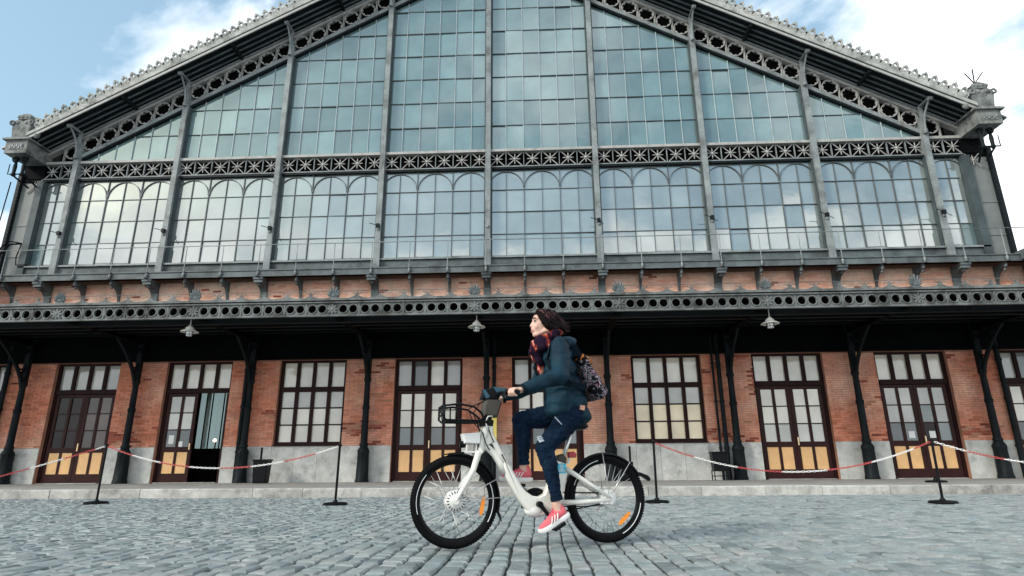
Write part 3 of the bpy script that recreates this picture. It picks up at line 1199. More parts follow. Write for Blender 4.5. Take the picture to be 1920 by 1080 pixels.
pm = MB()
for k in range(7):
    a = rad(15 + 25 * k)
    L = 0.19 + 0.07 * math.sin(a)
    pm.tube([(0.04 * math.cos(a), 0, 0.06 + 0.02 * math.sin(a)), (L * 0.55 * math.cos(a), -0.02, 0.06 + L * 0.6 * math.sin(a)), (L * 0.8 * math.cos(a), -0.03, 0.06 + L * math.sin(a))],
            [0.02, 0.032, 0.014], 6)
pm.ell((0, -0.01, 0.08), (0.06, 0.03, 0.05), 8, 6)
pm.box(-0.10, 0.10, -0.02, 0.02, 0.0, 0.05)
PMM = pm.mesh('palmette', IRON)
for k in range(-2, 11):
    xm = (k - 4) * BAY
    md_ = inst('medallion', MDM, B, (xm, FY, 0))
    inst('palmette', PMM, B, (xm, FY, 4.615), None, (1.0, 1.0, 1.05))
    if k < 10:
        inst('fascia_panel', FPM, B, (xm + BAY / 2, FY, 0))
        inst('canopy_cresting', CRM, B, (xm + BAY / 2, FY, 4.616))

# ---- gallery with its consoles and railing
gm = MB()
gm.box(-16.3, 16.3, -0.55, -0.02, 6.40, 6.445)
part(gm, 'gallery_floor', IROND)
gm = MB()
gm.box(-16.3, 16.3, -0.60, -0.552, 6.27, 6.47)
gm.box(-16.3, 16.3, -0.63, -0.601, 6.45, 6.485)
gm.box(-16.3, 16.3, -0.62, -0.601, 6.26, 6.295)
part(gm, 'gallery_edge', IRON)
sc_ = MB()
pts = [(0.0, 5.55), (-0.05, 5.60), (-0.09, 5.80), (-0.20, 6.00), (-0.40, 6.13), (-0.53, 6.16), (-0.53, 6.265), (0.0, 6.265)]
sc_.prism(pts, -0.035, 0.035, 'yz')
sc_.ell((0, -0.50, 6.15), (0.05, 0.06, 0.06), 10, 6)
sc_.ell((0, -0.44, 6.05), (0.035, 0.05, 0.05), 10, 6)
SCM = sc_.mesh('small_console', IRON)
bc = MB()
bc.box(-0.11, 0.11, -0.10, -0.02, 5.2, 5.95)
bc.prism([(-0.02, 5.85), (-0.14, 5.9), (-0.22, 6.0), (-0.42, 6.08), (-0.56, 6.12), (-0.56, 6.27), (-0.02, 6.27)], -0.10, 0.10, 'yz')
bc.box(-0.15, 0.15, -0.60, -0.30, 6.18, 6.258)
bc.box(-0.13, 0.13, -0.57, -0.30, 6.09, 6.178)
bc.ell((0, -0.45, 6.05), (0.06, 0.07, 0.05), 10, 6)
BCM = bc.mesh('big_console', IRON)
rpM = MB()
rpM.lathe([(0.05, 6.26), (0.03, 6.34), (0.045, 6.38), (0.02, 6.42), (0.014, 6.46), (0.012, 7.29)], n=8)
rpM.ell((0, 0, 6.47), 0.03, 8, 6)
RPM = rpM.mesh('railing_post', IRONL, True)
i = -1
for k in range(-1, 28):
    xk = PX[0] - BAY / 3 + (k + 1) * BAY / 3
    if abs(xk) > 15.8:
        continue
    big = (k % 3 == 0)
    inst('big_console' if big else 'small_console', BCM if big else SCM, B, (xk, 0, 0))
    inst('railing_post', RPM, B, (xk, -0.645, 0))
rl = MB().tube([(-16.2, -0.645, 7.29), (16.2, -0.645, 7.29)], 0.013, 6)
part(rl, 'railing_rail', IRONL, smooth=True)

# ---- gable front below the glazing
gb = MB()
gb.box(-15.4, 15.4, -0.03, 0.2, 6.45, 6.88)
part(gb, 'gallery_wall_strip', IRON)
gb = MB()
gb.box(-15.4, 15.4, -0.10, 0.2, 6.90, 6.955)
part(gb, 'glazing_sill', IRONL)

# ---- frieze: black void behind pierced star panels
back = MB()
back.box(-15.9, 15.9, 0.16, 0.20, 10.06, 10.72)
fb = part(back, 'frieze_backing', VOID)
fr = MB()
fr.box(-15.9, 15.9, -0.06, 0.14, 10.66, 10.75)
part(fr, 'frieze_top_rail', IRONW)
fr = MB()
fr.box(-15.9, 15.9, -0.02, 0.14, 10.10, 10.135)
part(fr, 'frieze_bottom_rail', IRONL)
fr = MB()
fr.box(-15.9, 15.9, -0.01, 0.15, 10.03, 10.095)
part(fr, 'frieze_lower_flange', IROND)
ST = MB()
sw = BAY / 6 - 0.035
z0, z1 = 10.14, 10.655
zc_ = (z0 + z1) / 2
for s_ in (-1, 1):
    ST.beam((-s_ * sw / 2 + s_ * 0.02, 0.03, z0), (s_ * sw / 2 - s_ * 0.02, 0.03, z1), 0.024, 0.03)
for (dx, dz) in ((1, 0), (-1, 0), (0, 1), (0, -1)):
    p0 = Vector((0.03 * dx, 0.015, zc_ + 0.03 * dz))
    p1 = Vector((0.12 * dx, 0.015, zc_ + 0.12 * dz))
    p2 = Vector((0.19 * dx, 0.015, zc_ + 0.19 * dz))
    ST.tube([p0, p1, p2], [0.010, 0.021, 0.006], 6)
ST.ell((0, 0.01, zc_), (0.05, 0.03, 0.05), 10, 6)
STM = ST.mesh('star_ornament', IRONW)
SB = MB().box(-0.011, 0.011, 0.0, 0.06, 10.137, 10.657).mesh('frieze_bar', IRONL)
for k in range(-1, 9):
    for j in range(6):
        xx = PX[0] + k * BAY + (j + 0.5) * BAY / 6
        if abs(xx) > 15.2:
            continue
        inst('star_ornament', STM, B, (xx, 0, 0))
        inst('frieze_bar', SB, B, (xx + BAY / 12, 0, 0))

# ---- posts of the gable
for k in range(9):
    zt = rake(PX[k]) + 0.55
    p = MB()
    p.box(-0.085, 0.085, -0.14, -0.02, 6.46, zt)
    p.box(-0.075, 0.075, -0.02, 0.16, 6.46, zt - 0.1)
    p.box(-0.13, 0.13, -0.16, -0.021, 6.455, 6.62)
    p.box(-0.105, 0.105, -0.155, -0.141, 6.62, 7.55)
    p.lathe([(0.04, 7.9), (0.04, 7.98)], (0, -0.15, 0), 8)
    o = part(p, 'gable_post', IRONL, (PX[k], 0, 0))
    q = MB()
    q.box(-0.125, -0.086, -0.05, 0.15, 6.96, 10.03).box(0.086, 0.125, -0.05, 0.15, 6.96, 10.03)
    if zt > 11.6:
        zz = rake(PX[k])
        q.box(-0.125, -0.086, -0.05, 0.15, 10.752, zz).box(0.086, 0.125, -0.05, 0.15, 10.752, zz)
    q.build('post_flange', SLATE, o)
    # small clamp fixed to the post above the railing
    cl = MB()
    cl.box(-0.05, 0.05, -0.24, -0.142, 7.98, 8.10)
    cl.tube([(-0.03, -0.2, 8.05), (-0.26, -0.28, 8.10)], 0.012, 5)
    cl.tube([(0.0, -0.2, 8.02), (0.12, -0.32, 7.86)], 0.012, 5)
    if k not in (4,):
        cl.build('floodlight_bracket', IROND, o)
for s_ in (-1, 1):
    p = MB()
    p.box(-0.12, 0.12, -0.10, 0.16, 6.46, 10.02)
    part(p, 'corner_post', SLATE, (s_ * 15.30, 0, 0))
    p = MB()
    p.box(-0.30, 0.30, 0.02, 0.12, 6.46, 10.0)
    p.box(-0.30, 0.30, 0.0, 0.019, 8.4, 8.43).box(-0.30, 0.30, 0.0, 0.019, 7.3, 7.33)
    part(p, 'corner_sheet', PANEL, (s_ * 15.72, 0, 0))
    p = MB()
    p.box(-0.06, 0.06, -0.10, 0.2, 6.46, 10.3)
    for i in range(26):
        p.ell((-s_ * 0.03, -0.10, 6.6 + i * 0.135), 0.018, 6, 4)
    part(p, 'corner_edge_iron', IROND, (s_ * 16.07, 0, 0))
    # flank wall of the great hall
    p = MB()
    p.box(-0.1, 0.1, 0.21, 30, 0.2, 11.0)
    part(p, 'flank_wall', BRICK, (s_ * 16.0, 0, 0))

# ---- glazing
GY = 0.10
panes = []          # (x0,x1,zlow,ztopleft,ztopright,kind)
LOWROWS = [6.96, 7.75, 8.53, 9.31, 10.03]
UPROWS = [10.76 + 0.962 * i for i in range(9)]
CW = BAY / 6
for k in range(-1, 9):
    for j in range(6):
        x0 = PX[0] + k * BAY + j * CW
        x1 = x0 + CW
        if x1 < -15.30 or x0 > 15.30:
            continue
        x0, x1 = max(x0, -15.17), min(x1, 15.17)
        if x1 - x0 < 0.1:
            continue
        for r_ in range(4):
            panes.append((x0, x1, LOWROWS[r_], LOWROWS[r_ + 1], LOWROWS[r_ + 1], 'low'))
        for r_ in range(8):
            za, zb_ = UPROWS[r_], UPROWS[r_ + 1]
            ta, tb = min(zb_, rake(x0)), min(zb_, rake(x1))
            if max(ta, tb) - za < 0.06:
                continue
            panes.append((x0, x1, za, max(ta, za), max(tb, za), 'up'))


def parea(q):
    xm, zm = (q[0] + q[1]) / 2 + AX, (q[2] + q[3]) / 2
    v = Vector((xm, 18.1, zm - 0.55))
    d = v.dot(fw)
    if d < 1 or abs(v.dot(r2) / d) > 0.86 or abs(v.dot(u2) / d) > 0.48:
        return 0
    return ((q[3] + q[4]) / 2 - q[2]) / d ** 2


panes.sort(key=parea, reverse=True)
gm_ = {}
rest = {'low': MB(), 'up': MB()}


def pane_mesh(q, name='glass_pane', m=None):
    cx_ = (q[0] + q[1]) / 2
    hw = (q[1] - q[0]) / 2 - 0.006
    key = (round(hw, 3), round(q[3] - q[2], 3), round(q[4] - q[2], 3), q[5], m.name if m else '')
    if key not in gm_:
        h1, h2 = q[3] - q[2], q[4] - q[2]
        poly = [(-hw, 0.0), (hw, 0.0)]
        if h2 > 0.002:
            poly.append((hw, h2 - 0.006))
        if h1 > 0.002:
            poly.append((-hw, h1 - 0.006))
        gm_[key] = MB().prism(poly, 0, 0.008).mesh(name, m or (G_UP if q[5] == 'up' else G_LOW))
    return gm_[key]


for i, q in enumerate(panes):
    m_ = None
    if abs((q[0] + q[1]) / 2) > 14.72 and q[2] < 7.0:
        m_ = G_GRN
    if i < 300:
        inst('glass_pane', pane_mesh(q, m=m_), B, ((q[0] + q[1]) / 2, GY + random.uniform(0, 0.006), q[2]), (rad(random.gauss(0, 0.55)), 0, rad(random.gauss(0, 0.55))))
    else:
        cx_, hw = (q[0] + q[1]) / 2, (q[1] - q[0]) / 2 - 0.006
        dy = random.uniform(-0.004, 0.004)
        mbx = rest[q[5]]
        b = len(mbx.v)
        h1, h2 = max(q[3] - q[2] - 0.006, 0.001), max(q[4] - q[2] - 0.006, 0.001)
        for yy in (GY, GY + 0.008):
            mbx.v += [(cx_ - hw, yy, q[2]), (cx_ + hw, yy, q[2]), (cx_ + hw, yy + dy, q[2] + h2), (cx_ - hw, yy + dy, q[2] + h1)]
        mbx.f += [(b, b + 1, b + 2, b + 3), (b + 7, b + 6, b + 5, b + 4), (b, b + 4, b + 5, b + 1), (b + 1, b + 5, b + 6, b + 2), (b + 2, b + 6, b + 7, b + 3), (b + 3, b + 7, b + 4, b)]
for kd_, nm in (('low', 'gallery_glass_panes'), ('up', 'gable_glass_panes')):
    if rest[kd_].v:
        tag(part(rest[kd_], nm, G_UP if kd_ == 'up' else G_LOW), kind='stuff')
bk = MB().prism([(-15.3, 6.9), (15.3, 6.9), (15.3, 10.2), (0, ZB), (-15.3, 10.2)], 0.24, 0.28)
part(bk, 'glazing_backing', VOID)
# bars: verticals pale above, dark below; horizontals dark; arches over each pair of lights
vb, vb2, hb, ar = MB(), MB(), MB(), MB()
for k in range(-1, 9):
    for j in range(1, 6):
        xx = PX[0] + k * BAY + j * CW
        if abs(xx) > 15.2:
            continue
        wd = 0.008 if j % 2 else 0.013
        vb2.box(xx - wd, xx + wd, GY - 0.04, GY + 0.012, 6.956, 10.03)
        zt = rake(xx)
        if zt > 10.9:
            vb.box(xx - 0.0085, xx + 0.0085, GY - 0.035, GY + 0.012, 10.752, zt)
    x0, x1 = max(PX[0] + k * BAY, -15.2), min(PX[0] + (k + 1) * BAY, 15.2)
    for zz in LOWROWS[1:4]:
        hb.box(x0 + 0.13, x1 - 0.13, GY - 0.03, GY + 0.012, zz - 0.010, zz + 0.010)
    for zz in UPROWS[1:8]:
        lim = (ZB - zz) / SL
        a, b = max(x0 + 0.1, -lim), min(x1 - 0.1, lim)
        if b - a > 0.1:
            hb.box(a, b, GY - 0.03, GY + 0.012, zz - 0.009, zz + 0.009)
    for j in range(3):
        xc = PX[0] + k * BAY + (2 * j + 1) * CW
        if abs(xc) > 15.0:
            continue
        R0 = CW - 0.02
        for i in range(12):
            a0, a1 = PI * i / 12, PI * (i + 1) / 12
            ar.beam((xc + R0 * math.cos(a0), GY - 0.02, 9.40 + R0 * math.sin(a0)), (xc + R0 * math.cos(a1), GY - 0.02, 9.40 + R0 * math.sin(a1)), 0.022, 0.04)
tag(part(vb, 'upper_glazing_bars', BARL), kind='stuff')
tag(part(vb2, 'lower_glazing_bars', BAR), kind='stuff')
tag(part(hb, 'cross_glazing_bars', BAR), kind='stuff')
tag(part(ar, 'arched_glazing_bars', BAR), kind='stuff')

# ---- rake truss, soffit, fascia and cresting on both slopes
ca, sa = 1 / math.sqrt(1 + SL * SL), SL / math.sqrt(1 + SL * SL)
RN = MB()
RN.ring(0.262, 0.196, -0.01, 0.03, 32, (0, 0), 8, 0.045)
RN.ring(0.268, 0.246, -0.03, -0.011, 24)
RNM = RN.mesh('rosette', IRONW)
SLT = MB()
SLT.box(-0.034, -0.017, 0.0, 0.04, -0.36, 0.36).box(0.017, 0.034, 0.0, 0.04, -0.36, 0.36)
SLT.tube([(-0.02, -0.005, -0.3), (0.0, -0.005, 0.0), (-0.02, -0.005, 0.3)], 0.012, 5)
SLM = SLT.mesh('truss_strut', IRONW)
BX = MB()
BX.box(-0.045, 0.045, -0.70, 0.0, 0.345, 0.405)
BX.lathe([(0.07, -0.06), (0.07, 0.06)], (0, -0.70, 0.34), 14, 'x')
BX.tube([(0, -0.66, 0.32), (0, -0.50, 0.20), (0, -0.34, 0.02), (0, -0.24, -0.22), (0, -0.20, -0.50)], [0.03, 0.032, 0.032, 0.034, 0.04], 8)
BX.tube([(0, -0.20, -0.62), (0, -0.20, -0.48)], 0.065, 10)
BX.box(-0.06, 0.06, -0.20, -0.145, -0.60, 0.34)
RBM = BX.mesh('eaves_bracket', IRONL)
CRE = MB()
CRE.ring(0.125, 0.045, -0.03, 0.03, 14, (0.0, 0.235), 6, 0.02)
CRE.ring(0.085, 0.03, -0.025, 0.025, 12, (-0.155, 0.150))
CRE.ring(0.085, 0.03, -0.025, 0.025, 12, (0.155, 0.150))
CRE.ell((0, -0.01, 0.345), (0.05, 0.035, 0.05), 8, 6)
for ox in (-0.09, 0.09):
    CRE.ell((ox, -0.02, 0.275), (0.04, 0.03, 0.045), 8, 6)
CRE.box(-0.225, 0.225, -0.02, 0.02, 0.0, 0.15)
CREM = CRE.mesh('crest_palmette', STONE)
YO = -0.90
for s_ in (-1, 1):
    def P(x, z, y):
        return (s_ * x, y, z)

    def slopebar(name, m, dz0, dz1, y0, y1, xa=0.0, xb=15.3):
        p = MB()
        q = [(xa, rake(xa) + dz0), (xb, rake(xb) + dz0), (xb, rake(xb) + dz1), (xa, rake(xa) + dz1)]
        p.prism([(s_ * a, b) for a, b in q], y0, y1)
        return part(p, name, m)
    slopebar('truss_bottom_chord', IRONL, -0.02, 0.13, -0.05, 0.15, 0, 14.35)
    slopebar('truss_bottom_flange', IROND, -0.085, -0.021, -0.02, 0.15, 0, 14.2)
    slopebar('truss_top_chord', IRONW, 0.76, 0.93, -0.05, 0.15, 0, 15.35)
    slopebar('truss_backing', VOID, 0.0, 0.93, 0.16, 0.2, 0, 15.0)
    slopebar('truss_top_moulding', IRONL, 0.86, 0.931, -0.10, -0.051, 0, 15.35)
    # soffit of narrow boards, running up the slope
    nb = 6
    for i in range(nb):
        ya = -0.10 - i * 0.128
        slopebar('soffit_board', IROND, 0.965 + 0.012 * (i % 2), 1.02, ya - 0.118, ya - 0.004, 0, 15.4)
    for ya in (-0.20, -0.42, -0.64):
        slopebar('soffit_purlin', IRON, 0.925, 0.964, ya - 0.03, ya + 0.02, 0, 15.4)
    slopebar('soffit_deck', BLACK, 1.021, 1.07, -0.86, 0.2, 0, 15.4)
    slopebar('rake_gutter', IRONW, 0.93, 1.02, YO - 0.04, YO, 0, 15.45)
    slopebar('rake_shadow_gap', BLACK, 1.021, 1.075, YO, YO + 0.1, 0, 15.45)
    slopebar('rake_cornice', STONE, 1.08, 1.20, YO - 0.05, YO + 0.12, 0, 15.4)
    slopebar('roof_slope', ZINC, 1.21, 1.27, YO + 0.12, 26.0, 0, 16.3)
    ang = -s_ * math.atan(SL)
    n_c = int(15.0 / ca / 0.31)
    for i in range(n_c):
        xx = 0.3 + i * 0.31 * ca
        if xx < 4.4:
            continue
        inst('crest_palmette', CREM, B, (s_ * xx, YO, rake(xx) + 1.20), (0, -ang, 0), (0.76, 1, random.uniform(1.02, 1.20)))
    for i in range(28):
        xx = PX[4] + (i + 0.5) * CW
        if xx > 14.75:
            continue
        inst('rosette', RNM, B, (s_ * xx, 0, rake(xx) + 0.447), (0, random.uniform(0, 0.1), 0))
        inst('truss_strut', SLM, B, (s_ * (xx + CW / 2), 0.01, rake(xx + CW / 2) + 0.447))
    for k in range(1, 5):
        xx = k * BAY
        inst('eaves_bracket', RBM, B, (s_ * xx, 0, rake(xx) + 0.55))
        xm = xx - BAY / 2
        p = MB().box(-0.05, 0.05, -0.86, -0.10, -0.10, 0.0)
        p.build('soffit_rib', IROND, B, (s_ * xm, 0, rake(xm) + 0.955))
    # corner pedestal and acroterion
    xp = s_ * 15.66
    p = MB()
    p.box(-0.37, 0.37, -0.93, 0.15, 10.64, 11.11)
    p.box(-0.25, 0.25, -0.945, -0.931, 10.76, 11.0)
    ped = part(p, 'corner_pedestal', WEATH, (xp, 0, 0))
    q = MB()
    q.box(-0.46, 0.46, -1.02, 0.0, 11.112, 11.165)
    q.box(-0.40, 0.40, -0.97, 0.0, 11.166, 11.21)
    q.build('pedestal_cap', WEATH, ped)
    q = MB()
    q.prism([(-0.27, 11.21), (0.27, 11.21), (0.33, 11.55), (0.36, 11.80), (0.20, 11.92), (0.0, 11.86), (-0.20, 11.92), (-0.36, 11.80), (-0.33, 11.55)], -0.92, -0.42, ch=0.03)
    for xx in (-0.33, 0.33):
        q.torus((xx, -0.93, 11.78), 0.07, 0.035, 'y', 12, 6)
    for xx in (-0.14, 0.14):
        q.ell((xx, -0.93, 11.78), (0.06, 0.03, 0.07), 8, 6)
    q.prism([(-0.22, 11.92), (0.22, 11.92), (0.27, 12.02), (0.16, 12.14), (0.0, 12.18), (-0.16, 12.14), (-0.27, 12.02)], -0.88, -0.48, ch=0.03)
    for xx in (-0.2, -0.07, 0.07, 0.2):
        q.ell((xx, -0.86, 12.04), (0.06, 0.05, 0.07), 8, 6)
    q.build('acroterion', WEATH, ped, smooth='auto')
    q = MB()
    for (xx, zz, r_) in ((0, 11.3, 0.12), (0.02, 11.45, 0.10), (-0.02, 11.58, 0.12), (0.06, 11.68, 0.07)):
        q.ell((-s_ * 0.58 + xx * s_, -0.88, zz), (r_, 0.07, r_), 9, 6)
    q.build('scroll_ornament', WEATH, ped, smooth=True)
    for i in range(6):
        inst('relief_leaf', mbox('relief_leaf', 0.05, 0.03, 0.09, IRONL), ped, (-0.18 + i * 0.075, -0.95, 10.80 + 0.05 * (i % 2)))
    q = MB()
    for xx in (-0.16, 0.14):
        q.lathe([(0.05, 9.95), (0.075, 10.0), (0.05, 10.08), (0.06, 10.3), (0.04, 10.45), (0.08, 10.55), (0.08, 10.63)], (xx, -0.62, 0), 10)
        q.torus((xx, -0.70, 10.50), 0.06, 0.025, 'x', 12, 6)
    q.tube([(-0.2, -0.6, 10.0), (0.0, -0.1, 9.75)], 0.03, 6).tube([(0.2, -0.6, 10.0), (0.25, -0.1, 9.8)], 0.03, 6)
    q.tube([(-0.3, -0.62, 10.02), (0.36, -0.62, 10.02)], 0.022, 6)
    q.tube([(0.36 * s_, -0.62, 10.02), (0.36 * s_, -0.62, 10.4)], 0.015, 6)
    q.build('pedestal_bracket', IROND, ped, smooth='auto')
    q = MB()
    q.box(-0.37, 0.37, -0.02, 0.1, 10.02, 10.64)
    q.build('bracket_panel', BLACK, ped)
    inst('star_ornament', STM, ped, (-s_ * 0.12, -0.045, -0.02), None, (0.9, 1, 0.95))
# wire fan on the right acroterion
q = MB()
for (dx, dz) in ((-0.27, 0.36), (0.0, 0.50), (0.29, 0.38)):
    q.tube([(0, 0, 0), (dx, -0.05, dz)], 0.018, 6)
q.box(-0.05, 0.05, -0.05, 0.05, -0.12, 0.03)
part(q, 'lightning_rod', BLACK, (15.62, -0.75, 12.18))

# ---- side wings standing forward at both ends, with the gallery edge turning along them
for s_ in (-1, 1):
    def sb(name, m, xa, xb, y0, y1, z0, z1):
        part(MB().box(*sorted((s_ * xa, s_ * xb)), y0, y1, z0, z1), name, m)
    sb('wing_wall', BRICKD, 16.3, 24, -3.0, -0.01, 5.0, 6.26)
    sb('wing_eave', IROND, 15.86, 24, -3.4, -0.64, 6.27, 6.39)
    sb('wing_gutter', IRON, 15.74, 15.85, -3.4, -0.64, 6.29, 6.50)
    sb('wing_parapet', IRON, 15.95, 16.05, -3.4, -0.2, 6.51, 6.66)
    p = MB()
    xa, xb = s_ * 16.06, s_ * 24
    p.v += [(xa, -3.4, 6.52), (xb, -3.4, 6.52), (xb, 8, 6.52), (xa, 8, 6.52), (s_ * 20, 2.0, 8.0), (xb, 2.0, 8.0)]
    p.f += [(0, 1, 5, 4), (3, 0, 4), (2, 3, 4, 5), (1, 2, 5), (0, 3, 2, 1)]
    part(p, 'wing_roof', ZINC)
    for zz in (0, 1):
        p = MB().tube([(s_ * (16.08 + 0.18 * zz), -0.35, 4.9), (s_ * (16.08 + 0.18 * zz), -0.35, 6.25)], 0.05, 8)
        part(p, 'wing_downpipe', IROND)
# cables and brackets at the left corner of the gallery
cb_ = MB()
cb_.tube([(-15.95, -0.3, 6.6), (-15.85, -0.35, 7.3), (-15.6, -0.35, 7.62), (-15.25, -0.3, 7.66)], 0.028, 6)
cb_.tube([(-16.0, -0.3, 7.0), (-15.9, -0.35, 7.5), (-15.6, -0.38, 7.72), (-15.3, -0.3, 7.68)], 0.02, 6)
cb_.tube([(-15.25, -0.3, 7.66), (-15.35, -0.28, 7.2), (-15.3, -0.28, 6.93), (-14.9, -0.28, 6.92)], 0.018, 6)
cb_.tube([(-16.15, -0.3, 9.9), (-16.2, -0.3, 8.4), (-16.35, -0.3, 7.0), (-16.4, -0.3, 5.6)], 0.018, 6)
cb_.tube([(-16.7, -0.3, 7.9), (-16.35, -0.35, 7.8), (-16.1, -0.3, 7.4), (-16.0, -0.3, 6.7)], 0.02, 6)
part(cb_, 'cable_bundle', BLACK, smooth=True)


# ================================================================ things in front of the wall
# pendant lamps under the canopy
def lamp(x, z, label):
    o = thing('hanging_lamp', label, 'lamp', (x, 14.72, z), 0, 'lamps hanging under the canopy')
    MB().tube([(0, 0, 0.28), (0, 0, 0.66)], 0.013, 8).lathe([(0.05, 0.62), (0.05, 0.66)], n=10).build('stem', LAMPW, o)
    s_ = MB()
    s_.lathe([(0.03, 0.30), (0.05, 0.27), (0.10, 0.23), (0.11, 0.19), (0.215, 0.135), (0.22, 0.122), (0.10, 0.150), (0.02, 0.16)], n=24)
    s_.build('lamp_shade', LAMPW, o, smooth='auto')
    MB().lathe([(0.085, 0.145), (0.085, 0.06), (0.07, 0.02), (0.03, 0.005), (0.005, 0.0)], n=18).build('glass_bowl', LAMPG, o, smooth='auto')
    g_ = MB()
    for k in range(6):
        a = 2 * PI * k / 6
        g_.tube([(0.092 * math.cos(a), 0.092 * math.sin(a), 0.14), (0.092 * math.cos(a), 0.092 * math.sin(a), 0.05), (0.02 * math.cos(a), 0.02 * math.sin(a), -0.008)], 0.006, 5)
    g_.torus((0, 0, 0.06), 0.092, 0.006, 'z', 18, 5)
    g_.build('guard', IROND, o)


lamp(-8.93, 3.80, 'white lamp hanging under the canopy above the half open door')
lamp(-1.55, 3.80, 'white lamp hanging under the canopy above the bicycle handlebars')
lamp(5.69, 3.76, 'white lamp hanging under the canopy above the door beside the window with cream blinds')


# barrier posts
def barrier(x, y, hgt, label):
    o = thing('barrier_post', label, 'barrier post', (x, y, 0.004), 0, 'posts holding the red and white chain')
    MB().lathe([(0.19, 0.0), (0.19, 0.02), (0.17, 0.035), (0.04, 0.045), (0.03, 0.07)], n=24).build('base', BPLAST, o, smooth='auto')
    MB().tube([(0, 0, 0.04), (0.01, 0, hgt)], 0.019, 10).build('pole', BPLAST, o, smooth='auto')
    MB().lathe([(0.026, hgt - 0.02), (0.03, hgt), (0.026, hgt + 0.02), (0.01, hgt + 0.03)], (0.01, 0, 0), 12).torus((0.01, 0, hgt - 0.005), 0.032, 0.006, 'z', 12, 5).build('cap', BPLAST, o, smooth='auto')


barrier(-7.56, 10.51, 0.96, 'black post before the pier between the dark door and the half open door')
barrier(-3.24, 9.89, 0.905, 'black post before the window with pale grey panes left of the bicycle')
barrier(1.80, 10.08, 0.925, 'black post just behind the rear wheel of the bicycle')
barrier(5.86, 9.62, 0.89, 'black post before the door with two white notices')
o = thing('barrier_stand', 'black round base plate without its post lying on the platform', 'barrier stand', (8.62, 14.25, 0.168))
MB().lathe([(0.21, 0.0), (0.21, 0.03), (0.18, 0.045), (0.05, 0.05), (0.045, 0.09)], n=24).build('plate', BPLAST, o, smooth='auto')
MB().lathe([(0.03, 0.09), (0.03, 0.13)], n=12).build('socket', BPLAST, o, smooth='auto')

LK = {}
for nm, m_ in (('r', CHR), ('w', CHW)):
    t_ = MB()
    pth = []
    for k in range(12):
        a = 2 * PI * k / 12
        pth.append((0.014 * math.cos(a) + (0.0125 if math.cos(a) > 0 else -0.0125), 0.0115 * math.sin(a), 0))
    n_ = len(pth)
    b_ = []
    for k in range(n_):
        p0, p1 = Vector(pth[k]), Vector(pth[(k + 1) % n_])
        t_.tube([p0, p1], 0.0046, 5, False)
    LK[nm] = t_.mesh('link', m_)


def chain(p0, p1, sag, label, first='r', seg=11, off=0):
    p0, p1 = Vector(p0), Vector(p1)
    o = thing('barrier_chain', label, 'chain', p0, 0, 'red and white barrier chains')
    pts = []
    n_ = 200
    for i in range(n_ + 1):
        t = i / n_
        p = p0.lerp(p1, t)
        p.z -= sag * 4 * t * (1 - t)
        pts.append(p)
    acc = 0.0
    nxt = 0.02
    i_ = 0
    for a, b in zip(pts, pts[1:]):
        L = (b - a).length
        while acc + L >= nxt:
            t = (nxt - acc) / L
            p = a.lerp(b, t)
            d = (b - a).normalized()
            q = d.to_track_quat('X', 'Z').to_matrix() @ Matrix.Rotation(PI / 2 * (i_ % 2) + 0.4, 3, 'X')
            col = 'rw'[(((i_ + off) // seg) + (0 if first == 'r' else 1)) % 2]
            ob = inst('link', LK[col], o, p - p0, q.to_euler())
            nxt += 0.041
            i_ += 1
        acc += L


T1, T2, T3, T4 = (-7.55, 10.51, 0.955), (-3.23, 9.89, 0.90), (1.81, 10.08, 0.92), (5.87, 9.62, 0.885)
chain((-9.75, 8.9, 0.05), T1, 0.04, 'red and white chain sloping down before the dark brown door', 'w')
chain(T1, T2, 0.36, 'sagging red and white chain crossing in front of the half open door', 'r', 14)
chain(T3, T4, 0.45, 'sagging red and white chain between the rear wheel and the door with two notices', 'r', 16)
chain(T4, (9.0, 8.7, 0.74), 0.30, 'red and white chain running off to the right edge of the square', 'w', 11)

# litter bins
o = thing('litter_bin', 'black litter bin on a post beside the downpipe by the window with pale grey panes', 'bin', (-7.80, 17.25, 0.168))
MB().prism([(-0.17, 0.0), (0.17, 0.0), (0.21, 0.60), (-0.21, 0.60)], -0.15, 0.15, ch=0.015).build('bin_body', BPLAST, o)
MB().box(-0.225, 0.225, -0.165, 0.165, 0.602, 0.64).build('rim', BPLAST, o)
MB().tube([(-0.14, 0.18, 0.0), (-0.14, 0.18, 0.97)], 0.03, 8).build('post', BPLAST, o)
o = thing('litter_bin', 'black litter bin on low legs beside the window with cream blinds', 'bin', (4.83, 17.25, 0.168))
MB().prism([(-0.18, 0.24), (0.18, 0.24), (0.215, 0.72), (-0.215, 0.72)], -0.15, 0.15, ch=0.015).build('bin_body', BPLAST, o)
MB().box(-0.225, 0.225, -0.165, 0.165, 0.722, 0.75).build('rim', BPLAST, o)
l_ = MB()
for sx_ in (-1, 1):
    for sy_ in (-1, 1):
        l_.tube([(sx_ * 0.19, sy_ * 0.13, 0), (sx_ * 0.19, sy_ * 0.13, 0.26)], 0.014, 6)
    l_.tube([(sx_ * 0.19, -0.13, 0.12), (sx_ * 0.19, 0.13, 0.12)], 0.012, 6)
l_.tube([(-0.19, -0.13, 0.12), (0.19, -0.13, 0.12)], 0.012, 6)
l_.build('stand', BPLAST, o)
o = thing('litter_bin', 'black litter bin on a post half hidden behind the rear wheel of the bicycle', 'bin', (2.30, 17.25, 0.168))
MB().prism([(-0.16, 0.0), (0.16, 0.0), (0.19, 0.50), (-0.19, 0.50)], -0.15, 0.15, ch=0.015).build('bin_body', BPLAST, o)
MB().tube([(0.16, 0.18, 0.0), (0.16, 0.18, 0.92)], 0.03, 8).build('post', BPLAST, o)
